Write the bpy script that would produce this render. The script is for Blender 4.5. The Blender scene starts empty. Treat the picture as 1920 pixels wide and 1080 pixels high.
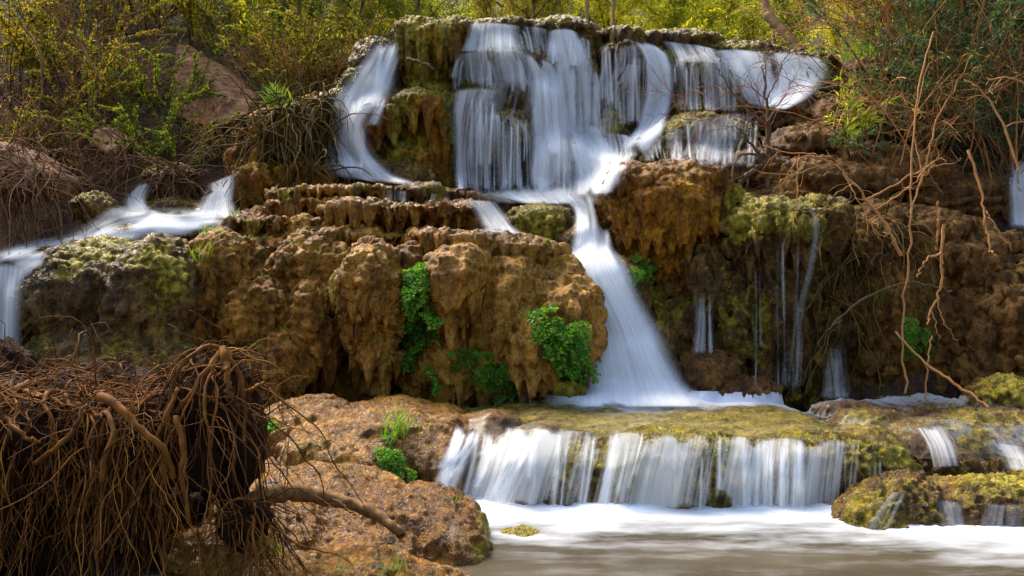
import bpy, math, random
import numpy as np
from mathutils import Vector, Matrix, Euler
from mathutils.bvhtree import BVHTree

# ------------------------------------------------------------------ camera, sky, sun, exposure
SC = bpy.context.scene
COL = SC.collection
random.seed(7)
RNG = np.random.default_rng(7)
F, ZC = 1800.0, 1.6                       # focal length in photo pixels, eye height in metres

cam_d = bpy.data.cameras.new('camera'); cam = bpy.data.objects.new('camera', cam_d); COL.objects.link(cam)
cam.location = (0, 0, ZC); cam.rotation_euler = (math.radians(90), 0, 0)
cam_d.sensor_width = 36.0; cam_d.lens = 36.0 * F / 1920.0
cam_d.clip_start = 0.05; cam_d.clip_end = 3000
SC.camera = cam

SUN_EL, SUN_AZ = math.radians(52), math.radians(-38)      # azimuth from +Y (behind the falls), towards -X
world = bpy.data.worlds.new('World'); SC.world = world; world.use_nodes = True
wn = world.node_tree.nodes; wl = world.node_tree.links
sky = wn.new('ShaderNodeTexSky'); sky.sky_type = 'NISHITA'; sky.sun_disc = False
sky.sun_elevation = SUN_EL; sky.sun_rotation = SUN_AZ
sky.air_density = 1.0; sky.dust_density = 4.0; sky.ozone_density = 1.0
wn['Background'].inputs['Strength'].default_value = 0.15
wl.new(sky.outputs['Color'], wn['Background'].inputs['Color'])

sun_d = bpy.data.lights.new('sun', 'SUN'); sun = bpy.data.objects.new('sun', sun_d); COL.objects.link(sun)
sun_d.energy = 2.2; sun_d.angle = math.radians(28); sun_d.color = (1.0, 0.92, 0.78)
sdir = Vector((math.sin(SUN_AZ) * math.cos(SUN_EL), math.cos(SUN_AZ) * math.cos(SUN_EL), math.sin(SUN_EL)))
sun.rotation_euler = sdir.to_track_quat('Z', 'Y').to_euler(); sun.location = (0, 20, 30)

SC.view_settings.view_transform = 'Standard'; SC.view_settings.look = 'None'
SC.view_settings.exposure = 1.6; SC.view_settings.gamma = 1.0
SC.render.engine = 'CYCLES'
SC.cycles.use_denoising = True
SC.cycles.max_bounces = 6; SC.cycles.diffuse_bounces = 3; SC.cycles.glossy_bounces = 2
SC.cycles.transmission_bounces = 3; SC.cycles.transparent_max_bounces = 24
SC.cycles.caustics_reflective = False; SC.cycles.caustics_refractive = False

# ------------------------------------------------------------------ noise
def _h(ix, iy, iz, seed):
    h = (ix * 374761393 + iy * 668265263 + iz * 2147483647 + seed * 1274126177) & 0xFFFFFFFF
    h = ((h ^ (h >> 13)) * 1274126177) & 0xFFFFFFFF
    h = ((h ^ (h >> 16)) * 2246822519) & 0xFFFFFFFF
    return h ^ (h >> 15)

def pn(p, seed=0):
    p = np.asarray(p, float); i = np.floor(p).astype(np.int64); f = p - i
    u = f * f * f * (f * (f * 6 - 15) + 10); out = 0
    for dx in (0, 1):
        wx = u[:, 0] if dx else 1 - u[:, 0]
        for dy in (0, 1):
            wy = u[:, 1] if dy else 1 - u[:, 1]
            for dz in (0, 1):
                wz = u[:, 2] if dz else 1 - u[:, 2]
                h = _h(i[:, 0] + dx, i[:, 1] + dy, i[:, 2] + dz, seed)
                g = ((h & 255) / 127.5 - 1) * (f[:, 0] - dx) + (((h >> 8) & 255) / 127.5 - 1) * (f[:, 1] - dy) + (((h >> 16) & 255) / 127.5 - 1) * (f[:, 2] - dz)
                out = out + wx * wy * wz * g
    return out * 1.3

def fbm(p, octaves=4, seed=0, gain=0.5):
    a, out, s = 1.0, 0, 1.0
    for k in range(octaves):
        out = out + a * pn(p * s + 13.7 * k, seed + k); a *= gain; s *= 2.03
    return out

def worley(p, seed=0):
    i = np.floor(p).astype(np.int64); f = p - i
    d1 = np.full(len(p), 9.0); d2 = np.full(len(p), 9.0)
    for dx in (-1, 0, 1):
        for dy in (-1, 0, 1):
            for dz in (-1, 0, 1):
                h = _h(i[:, 0] + dx, i[:, 1] + dy, i[:, 2] + dz, seed)
                d = np.sqrt((dx + (h & 255) / 255 - f[:, 0]) ** 2 + (dy + ((h >> 8) & 255) / 255 - f[:, 1]) ** 2 + (dz + ((h >> 16) & 255) / 255 - f[:, 2]) ** 2)
                d2 = np.minimum(d2, np.maximum(d1, d)); d1 = np.minimum(d1, d)
    return d1, d2

def sstep(a, b, x):
    t = np.clip((x - a) / (b - a), 0, 1); return t * t * (3 - 2 * t)

def P(px, py, Y):                        # a photo pixel at distance Y
    return np.array([(px - 960) / F * Y, Y, ZC + (540 - py) / F * Y])

# ------------------------------------------------------------------ objects
def tag(o, label, cat, group=None):
    o['label'] = label; o['category'] = cat
    if group: o['group'] = group
    return o
def structure(o):
    o['kind'] = 'structure'; return o
def empty(name, loc):
    o = bpy.data.objects.new(name, None); COL.objects.link(o); o.location = loc; o.empty_display_size = 0.1
    return o
def mesh_data(name, V, faces, mat, smooth=True):
    me = bpy.data.meshes.new(name)
    V = np.asarray(V, np.float32)
    if isinstance(faces, np.ndarray):
        n, k = faces.shape
        me.vertices.add(len(V)); me.vertices.foreach_set('co', V.ravel())
        me.loops.add(n * k); me.loops.foreach_set('vertex_index', faces.astype(np.int32).ravel())
        me.polygons.add(n); me.polygons.foreach_set('loop_start', np.arange(0, n * k, k, dtype=np.int32))
        me.update(calc_edges=True)
    else:
        me.from_pydata(V.tolist(), [], faces); me.update()
    me.polygons.foreach_set('use_smooth', np.full(len(me.polygons), smooth))
    if mat: me.materials.append(mat)
    return me
def mesh_obj(name, V, faces, mat, parent=None, smooth=True, origin=True, attrs=None, uv=None):
    V = np.asarray(V, float)
    loc = np.zeros(3)
    if origin and parent is None:
        loc = np.array([(V[:, 0].min() + V[:, 0].max()) / 2, (V[:, 1].min() + V[:, 1].max()) / 2, V[:, 2].min()])
    elif parent is not None:
        loc = np.zeros(3); V = V - np.array(parent.location)
    me = mesh_data(name, V - loc, faces, mat, smooth)
    for k, a in (attrs or {}).items():
        at = me.attributes.new(k, 'FLOAT', 'POINT'); at.data.foreach_set('value', np.asarray(a, np.float32))
    if uv is not None:
        l = me.uv_layers.new(name='flow'); vi = np.empty(len(me.loops), np.int32); me.loops.foreach_get('vertex_index', vi)
        l.data.foreach_set('uv', np.asarray(uv, np.float32)[vi].ravel())
    o = bpy.data.objects.new(name, me); COL.objects.link(o)
    o.location = loc
    if parent is not None: o.parent = parent
    return o
def vnormals(V, Q):
    n = np.zeros_like(V)
    a = np.cross(V[Q[:, 2]] - V[Q[:, 0]], V[Q[:, 3]] - V[Q[:, 1]])
    for k in range(4): np.add.at(n, Q[:, k], a)
    return n / (np.linalg.norm(n, axis=1, keepdims=True) + 1e-9)

# ------------------------------------------------------------------ materials
def new_mat(name):
    m = bpy.data.materials.new(name); m.use_nodes = True
    nt = m.node_tree; nt.nodes.clear(); return m, nt.nodes, nt.links
def N(nodes, t, **kw):
    n = nodes.new(t)
    for k, v in kw.items(): setattr(n, k, v)
    return n
def noise_node(nodes, links, vec, scale, detail=4, rough=0.6):
    n = N(nodes, 'ShaderNodeTexNoise'); n.inputs['Scale'].default_value = scale
    n.inputs['Detail'].default_value = detail; n.inputs['Roughness'].default_value = rough
    links.new(vec, n.inputs['Vector']); return n.outputs['Fac']
def ramp(nodes, links, fac, stops):
    r = N(nodes, 'ShaderNodeValToRGB'); e = r.color_ramp.elements
    while len(e) < len(stops): e.new(0.5)
    for el, (p, c) in zip(e, stops): el.position = p; el.color = (*c, 1) if len(c) == 3 else c
    links.new(fac, r.inputs[0]); return r.outputs[0]
def maprange(nodes, links, v, a, b, c=0.0, d=1.0):
    n = N(nodes, 'ShaderNodeMapRange'); n.inputs[1].default_value = a; n.inputs[2].default_value = b
    n.inputs[3].default_value = c; n.inputs[4].default_value = d
    links.new(v, n.inputs[0]); return n.outputs[0]
def mixc(nodes, links, fac, a, b):
    n = N(nodes, 'ShaderNodeMix', data_type='RGBA')
    if isinstance(fac, float): n.inputs[0].default_value = fac
    else: links.new(fac, n.inputs[0])
    for k, v in ((6, a), (7, b)):
        if isinstance(v, tuple): n.inputs[k].default_value = (*v, 1)
        else: links.new(v, n.inputs[k])
    return n.outputs[2]
def math_node(nodes, links, op, a, b=None):
    n = N(nodes, 'ShaderNodeMath', operation=op)
    for k, v in ((0, a), (1, b)):
        if v is None: continue
        if isinstance(v, (int, float)): n.inputs[k].default_value = v
        else: links.new(v, n.inputs[k])
    return n.outputs[0]
def out(nodes, links, sh):
    o = N(nodes, 'ShaderNodeOutputMaterial'); links.new(sh, o.inputs['Surface'])

def rock_mat(name, dark, mid, light, moss_a=(0.085, 0.066, 0.003), moss_b=(0.36, 0.275, 0.022), rough=(0.35, 0.8), bump=0.6):
    m, n, l = new_mat(name)
    tc = N(n, 'ShaderNodeTexCoord').outputs['Object']
    n1 = noise_node(n, l, tc, 2.2, 6, 0.65); n2 = noise_node(n, l, tc, 14, 5, 0.7); n3 = noise_node(n, l, tc, 60, 3, 0.6)
    f = math_node(n, l, 'ADD', math_node(n, l, 'MULTIPLY', n1, 0.55), math_node(n, l, 'MULTIPLY', n2, 0.45))
    base = ramp(n, l, f, [(0.34, dark), (0.50, mid), (0.64, light)])
    pal = N(n, 'ShaderNodeAttribute', attribute_name='pale').outputs['Fac']
    base = mixc(n, l, math_node(n, l, 'MULTIPLY', pal, maprange(n, l, n1, 0.3, 0.65, 0.35, 1.0)), base, (0.47, 0.235, 0.040))
    grain = ramp(n, l, n3, [(0.3, (0.55, 0.55, 0.55)), (0.65, (1.15, 1.15, 1.15))])
    mul = N(n, 'ShaderNodeMix', data_type='RGBA', blend_type='MULTIPLY'); mul.inputs[0].default_value = 0.8
    l.new(base, mul.inputs[6]); l.new(grain, mul.inputs[7])
    mp = N(n, 'ShaderNodeMapping'); mp.inputs['Scale'].default_value = (9, 9, 1.6); l.new(tc, mp.inputs[0])
    st = ramp(n, l, noise_node(n, l, mp.outputs[0], 1.0, 5, 0.65), [(0.38, (0.30, 0.27, 0.24)), (0.52, (1, 1, 1)), (0.68, (1.25, 1.22, 1.15))])
    n4 = noise_node(n, l, tc, 26, 6, 0.75)
    pit = ramp(n, l, n4, [(0.36, (0.28, 0.25, 0.22)), (0.5, (1, 1, 1)), (0.66, (1.35, 1.32, 1.25))])
    for tex, amt in ((st, 0.75), (pit, 0.85)):
        m2 = N(n, 'ShaderNodeMix', data_type='RGBA', blend_type='MULTIPLY'); m2.inputs[0].default_value = amt
        l.new(mul.outputs[2], m2.inputs[6]); l.new(tex, m2.inputs[7]); mul = m2
    at = N(n, 'ShaderNodeAttribute', attribute_name='moss').outputs['Fac']
    mm = math_node(n, l, 'ADD', at, math_node(n, l, 'MULTIPLY', math_node(n, l, 'SUBTRACT', n2, 0.5), 1.5))
    mf = maprange(n, l, mm, 0.35, 0.62)
    mv = noise_node(n, l, tc, 9, 5, 0.7)
    mc = ramp(n, l, mv, [(0.36, moss_a), (0.62, moss_b)])
    mcm = N(n, 'ShaderNodeMix', data_type='RGBA', blend_type='MULTIPLY'); mcm.inputs[0].default_value = 0.7
    l.new(mc, mcm.inputs[6]); l.new(pit, mcm.inputs[7])
    col = mixc(n, l, mf, mul.outputs[2], mcm.outputs[2])
    sk = N(n, 'ShaderNodeAttribute', attribute_name='soak').outputs['Fac']
    sf = maprange(n, l, math_node(n, l, 'ADD', sk, math_node(n, l, 'MULTIPLY', math_node(n, l, 'SUBTRACT', n2, 0.5), 1.2)), 0.25, 0.75)
    m5 = N(n, 'ShaderNodeMix', data_type='RGBA', blend_type='MULTIPLY'); l.new(math_node(n, l, 'MULTIPLY', sf, 0.55), m5.inputs[0])
    l.new(col, m5.inputs[6]); m5.inputs[7].default_value = (0.30, 0.28, 0.26, 1); col = m5.outputs[2]
    b = N(n, 'ShaderNodeBsdfPrincipled'); l.new(col, b.inputs['Base Color'])
    wet = N(n, 'ShaderNodeAttribute', attribute_name='wet').outputs['Fac']
    r = math_node(n, l, 'SUBTRACT', maprange(n, l, n2, 0.3, 0.7, rough[0], rough[1]), math_node(n, l, 'MULTIPLY', wet, 0.25))
    r = math_node(n, l, 'MAXIMUM', math_node(n, l, 'SUBTRACT', r, math_node(n, l, 'MULTIPLY', sf, 0.3)), 0.15)
    l.new(r, b.inputs['Roughness']); b.inputs['Specular IOR Level'].default_value = 0.16
    bp = N(n, 'ShaderNodeBump'); bp.inputs['Strength'].default_value = bump; bp.inputs['Distance'].default_value = 0.045
    hh = math_node(n, l, 'ADD', math_node(n, l, 'ADD', n2, n4), math_node(n, l, 'MULTIPLY', n3, 0.4))
    vo = N(n, 'ShaderNodeTexVoronoi'); vo.inputs['Scale'].default_value = 34; l.new(tc, vo.inputs['Vector'])
    hh = math_node(n, l, 'ADD', hh, math_node(n, l, 'MULTIPLY', maprange(n, l, vo.outputs['Distance'], 0.0, 0.35), 0.5))
    mp2 = N(n, 'ShaderNodeMapping'); mp2.inputs['Scale'].default_value = (38, 38, 8); l.new(tc, mp2.inputs[0])
    hh = math_node(n, l, 'ADD', hh, math_node(n, l, 'MULTIPLY', math_node(n, l, 'MULTIPLY', noise_node(n, l, mp2.outputs[0], 1.0, 3), mf), 1.6))
    l.new(hh, bp.inputs['Height']); l.new(bp.outputs[0], b.inputs['Normal'])
    out(n, l, b.outputs[0]); return m

M = {}
M['tufa'] = rock_mat('tufa', (0.040, 0.013, 0.001), (0.25, 0.098, 0.008), (0.48, 0.235, 0.035))
M['tufa_orange'] = rock_mat('tufa_orange', (0.040, 0.012, 0.001), (0.28, 0.105, 0.004), (0.52, 0.25, 0.016), rough=(0.5, 0.9))
M['tufa_wet'] = rock_mat('tufa_wet', (0.028, 0.013, 0.003), (0.14, 0.070, 0.014), (0.32, 0.19, 0.055), rough=(0.2, 0.65))
M['tufa_earth'] = rock_mat('tufa_earth', (0.028, 0.011, 0.002), (0.16, 0.068, 0.012), (0.33, 0.17, 0.045), rough=(0.5, 0.9))
M['tufa_brown'] = rock_mat('tufa_brown', (0.034, 0.012, 0.001), (0.21, 0.086, 0.009), (0.40, 0.20, 0.035), rough=(0.18, 0.6))
M['red_rock'] = rock_mat('red_rock', (0.09, 0.032, 0.010), (0.22, 0.095, 0.035), (0.40, 0.22, 0.10), rough=(0.6, 0.95), bump=0.4)
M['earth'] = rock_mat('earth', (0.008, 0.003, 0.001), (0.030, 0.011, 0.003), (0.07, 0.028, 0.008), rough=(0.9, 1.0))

def plain_mat(name, cols, scale=12.0, rough=0.75, stretch=None, bump=0.0):
    m, n, l = new_mat(name)
    tc = N(n, 'ShaderNodeTexCoord').outputs['Object']
    if stretch:
        mp = N(n, 'ShaderNodeMapping'); mp.inputs['Scale'].default_value = stretch; l.new(tc, mp.inputs[0]); tc = mp.outputs[0]
    f = noise_node(n, l, tc, scale, 4)
    rnd = N(n, 'ShaderNodeNewGeometry').outputs['Random Per Island']
    f = math_node(n, l, 'ADD', math_node(n, l, 'MULTIPLY', f, 0.6), math_node(n, l, 'MULTIPLY', rnd, 0.4))
    k = len(cols); c = ramp(n, l, f, [(0.25 + 0.5 * i / max(1, k - 1), cc) for i, cc in enumerate(cols)])
    b = N(n, 'ShaderNodeBsdfPrincipled'); l.new(c, b.inputs['Base Color']); b.inputs['Roughness'].default_value = rough; b.inputs['Specular IOR Level'].default_value = 0.12
    if bump:
        bp = N(n, 'ShaderNodeBump'); bp.inputs['Strength'].default_value = bump; bp.inputs['Distance'].default_value = 0.01
        l.new(f, bp.inputs['Height']); l.new(bp.outputs[0], b.inputs['Normal'])
    out(n, l, b.outputs[0]); return m
M['root'] = plain_mat('root', [(0.014, 0.005, 0.001), (0.065, 0.021, 0.003), (0.16, 0.058, 0.009), (0.33, 0.145, 0.028)], 9, 0.8, bump=0.4)
M['root_grey'] = plain_mat('root_grey', [(0.03, 0.013, 0.005), (0.10, 0.045, 0.018), (0.22, 0.11, 0.045)], 9, 0.85, bump=0.4)
M['root_moss'] = plain_mat('root_moss', [(0.02, 0.012, 0.002), (0.07, 0.042, 0.006), (0.14, 0.095, 0.018)], 9, 0.8, bump=0.4)
M['twig'] = plain_mat('twig', [(0.18, 0.075, 0.022), (0.36, 0.16, 0.05), (0.48, 0.25, 0.10)], 6, 0.7)
M['twig_red'] = plain_mat('twig_red', [(0.16, 0.06, 0.035), (0.32, 0.13, 0.07)], 6, 0.7)
M['bark'] = plain_mat('bark', [(0.03, 0.018, 0.011), (0.09, 0.055, 0.03), (0.17, 0.11, 0.06)], 14, 0.85, bump=0.5)
M['bark_tan'] = plain_mat('bark_tan', [(0.12, 0.065, 0.028), (0.26, 0.15, 0.07), (0.36, 0.23, 0.12)], 14, 0.8, bump=0.5)

def leaf_mat(name, cols, trans=0.5):
    m, n, l = new_mat(name)
    rnd = N(n, 'ShaderNodeNewGeometry').outputs['Random Per Island']
    oi = N(n, 'ShaderNodeObjectInfo').outputs['Random']
    tc = N(n, 'ShaderNodeTexCoord').outputs['Object']
    cl = noise_node(n, l, tc, 1.8, 2)
    f = math_node(n, l, 'ADD', math_node(n, l, 'MULTIPLY', rnd, 0.5), math_node(n, l, 'MULTIPLY', cl, 0.5))
    f = math_node(n, l, 'ADD', f, math_node(n, l, 'MULTIPLY', math_node(n, l, 'SUBTRACT', oi, 0.5), 0.25))
    k = len(cols); c = ramp(n, l, f, [(0.2 + 0.6 * i / max(1, k - 1), cc) for i, cc in enumerate(cols)])
    d = N(n, 'ShaderNodeBsdfPrincipled'); l.new(c, d.inputs['Base Color']); d.inputs['Roughness'].default_value = 0.55
    d.inputs['Specular IOR Level'].default_value = 0.3
    t = N(n, 'ShaderNodeBsdfTranslucent')
    br = N(n, 'ShaderNodeMix', data_type='RGBA', blend_type='MULTIPLY'); br.inputs[0].default_value = 1.0
    l.new(c, br.inputs[6]); br.inputs[7].default_value = (2.6, 2.3, 1.2, 1)
    l.new(br.outputs[2], t.inputs['Color'])
    x = N(n, 'ShaderNodeMixShader'); x.inputs[0].default_value = trans
    l.new(d.outputs[0], x.inputs[1]); l.new(t.outputs[0], x.inputs[2]); out(n, l, x.outputs[0]); return m
M['leaf_yellow'] = leaf_mat('leaf_yellow', [(0.08, 0.11, 0.006), (0.22, 0.26, 0.012), (0.46, 0.39, 0.02)])
M['leaf_green'] = leaf_mat('leaf_green', [(0.03, 0.055, 0.006), (0.10, 0.14, 0.010), (0.20, 0.22, 0.02)])
M['leaf_olive'] = leaf_mat('leaf_olive', [(0.05, 0.055, 0.008), (0.14, 0.135, 0.016), (0.27, 0.19, 0.025)])
M['leaf_willow'] = leaf_mat('leaf_willow', [(0.02, 0.045, 0.018), (0.05, 0.09, 0.03), (0.11, 0.15, 0.045)], 0.35)
M['leaf_dry'] = leaf_mat('leaf_dry', [(0.12, 0.07, 0.02), (0.24, 0.15, 0.05), (0.30, 0.22, 0.09)], 0.35)
M['leaf_bright'] = leaf_mat('leaf_bright', [(0.10, 0.16, 0.012), (0.20, 0.28, 0.02), (0.30, 0.34, 0.04)], 0.45)
M['fern'] = leaf_mat('fern', [(0.03, 0.10, 0.006), (0.09, 0.24, 0.012), (0.20, 0.36, 0.03)], 0.3)
M['grass'] = leaf_mat('grass', [(0.04, 0.11, 0.008), (0.11, 0.22, 0.015), (0.20, 0.27, 0.03)], 0.35)

def fall_mat(name, soft, wts, cap):
    m, n, l = new_mat(name)
    uv = N(n, 'ShaderNodeUVMap', uv_map='flow').outputs[0]
    def st(sx, sy, det):
        mp = N(n, 'ShaderNodeMapping'); mp.inputs['Scale'].default_value = (sx, sy, 1); l.new(uv, mp.inputs[0])
        return noise_node(n, l, mp.outputs[0], 1.0, det, 0.6)
    s = math_node(n, l, 'ADD', math_node(n, l, 'ADD', math_node(n, l, 'MULTIPLY', st(4, 0.8, 2), wts[0]), math_node(n, l, 'MULTIPLY', st(14, 0.6, 2), wts[1])), math_node(n, l, 'MULTIPLY', st(45, 0.6, 1), wts[2]))
    dens = N(n, 'ShaderNodeAttribute', attribute_name='dens').outputs['Fac']
    lo = math_node(n, l, 'SUBTRACT', 0.72, math_node(n, l, 'MULTIPLY', dens, 0.62))
    a = math_node(n, l, 'DIVIDE', math_node(n, l, 'SUBTRACT', s, lo), soft)
    a = math_node(n, l, 'MINIMUM', math_node(n, l, 'MAXIMUM', a, 0.0), 1.0)
    a = math_node(n, l, 'MULTIPLY', a, math_node(n, l, 'MINIMUM', math_node(n, l, 'MULTIPLY', dens, 1.5), cap))
    a = math_node(n, l, 'MULTIPLY', a, N(n, 'ShaderNodeAttribute', attribute_name='fade').outputs['Fac'])
    d = N(n, 'ShaderNodeBsdfDiffuse'); d.inputs[0].default_value = (0.90, 0.92, 0.94, 1)
    bp = N(n, 'ShaderNodeBump'); bp.inputs['Strength'].default_value = 0.35; bp.inputs['Distance'].default_value = 0.03
    l.new(s, bp.inputs['Height']); l.new(bp.outputs[0], d.inputs['Normal'])
    t = N(n, 'ShaderNodeBsdfTranslucent'); t.inputs[0].default_value = (0.85, 0.87, 0.89, 1)
    x = N(n, 'ShaderNodeMixShader'); x.inputs[0].default_value = 0.38; l.new(d.outputs[0], x.inputs[1]); l.new(t.outputs[0], x.inputs[2])
    tr = N(n, 'ShaderNodeBsdfTransparent')
    y = N(n, 'ShaderNodeMixShader'); l.new(a, y.inputs[0]); l.new(tr.outputs[0], y.inputs[1]); l.new(x.outputs[0], y.inputs[2])
    out(n, l, y.outputs[0]); return m
M['fall'] = fall_mat('falling_water', 0.42, (0.40, 0.35, 0.25), 0.66)
M['strand'] = fall_mat('water_strand', 0.5, (0.4, 0.3, 0.3), 0.85)
M['threads'] = fall_mat('water_threads', 0.24, (0.30, 0.42, 0.28), 0.55)

def pool_mat(name, deep, foam_col, film=False, fs=(2.0, 5.0)):
    """still or running water with foam given by the 'foam' attribute"""
    m, n, l = new_mat(name)
    tc = N(n, 'ShaderNodeTexCoord').outputs['Object']
    mp = N(n, 'ShaderNodeMapping'); mp.inputs['Scale'].default_value = (fs[0], fs[1], 1); l.new(tc, mp.inputs[0])
    s = noise_node(n, l, mp.outputs[0], 1.0, 5, 0.6)
    fo = N(n, 'ShaderNodeAttribute', attribute_name='foam').outputs['Fac']
    a = math_node(n, l, 'ADD', fo, math_node(n, l, 'MULTIPLY', math_node(n, l, 'SUBTRACT', s, 0.5), 1.3))
    a = maprange(n, l, a, 0.05, 1.05)
    a = math_node(n, l, 'MULTIPLY', a, maprange(n, l, fo, 0.0, 0.15))
    g = N(n, 'ShaderNodeBsdfGlossy'); g.inputs['Roughness'].default_value = 0.3 if film else 0.15; g.inputs['Color'].default_value = (1, 1, 1, 1)
    bp = N(n, 'ShaderNodeBump'); bp.inputs['Strength'].default_value = 0.25; bp.inputs['Distance'].default_value = 0.03
    l.new(s, bp.inputs['Height']); l.new(bp.outputs[0], g.inputs['Normal'])
    if film:
        base = N(n, 'ShaderNodeBsdfTransparent'); base.inputs[0].default_value = (0.92, 0.90, 0.86, 1)
    else:
        base = N(n, 'ShaderNodeBsdfDiffuse')
        c = ramp(n, l, noise_node(n, l, mp.outputs[0], 0.5, 3), [(0.35, deep), (0.65, tuple(x * 1.6 for x in deep))]); l.new(c, base.inputs[0])
    fr = N(n, 'ShaderNodeFresnel'); fr.inputs[0].default_value = 1.33
    w = N(n, 'ShaderNodeMixShader'); l.new(math_node(n, l, 'MULTIPLY', fr.outputs[0], 0.4 if film else 0.65), w.inputs[0]); l.new(base.outputs[0], w.inputs[1]); l.new(g.outputs[0], w.inputs[2])
    fd = N(n, 'ShaderNodeBsdfDiffuse'); fd.inputs[0].default_value = (*foam_col, 1)
    y = N(n, 'ShaderNodeMixShader'); l.new(a, y.inputs[0]); l.new(w.outputs[0], y.inputs[1]); l.new(fd.outputs[0], y.inputs[2])
    out(n, l, y.outputs[0]); return m
M['pool'] = pool_mat('pool_water', (0.050, 0.041, 0.026), (0.72, 0.76, 0.81), False, (1.5, 4.0))
M['film'] = pool_mat('running_film', (0, 0, 0), (0.84, 0.87, 0.92), True, (2.0, 1.2))

# ------------------------------------------------------------------ rock builder
def ico(sub=3):
    import bmesh
    bm = bmesh.new(); bmesh.ops.create_icosphere(bm, subdivisions=sub, radius=1.0)
    V = np.array([v.co[:] for v in bm.verts]); Fc = np.array([[v.index for v in f.verts] for f in bm.faces]); bm.free(); return V, Fc
IV, IF = ico(3)
def e(px, py, Y, rx, rz, ry, rot=0):       # ellipsoid: centre and radii in photo pixels at distance Y, depth radius in metres
    s = Y / F; return ('e', P(px, py, Y), (rx * s, ry, rz * s), rot)
def m3(x, y, z, rx, ry, rz, rot=0, kind='e'):
    return (kind, np.array([x, y, z], float), (rx, ry, rz), rot)
def s3(*a): return m3(*a, kind='s') if len(a) == 7 else m3(*a, 0, kind='s')

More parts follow.
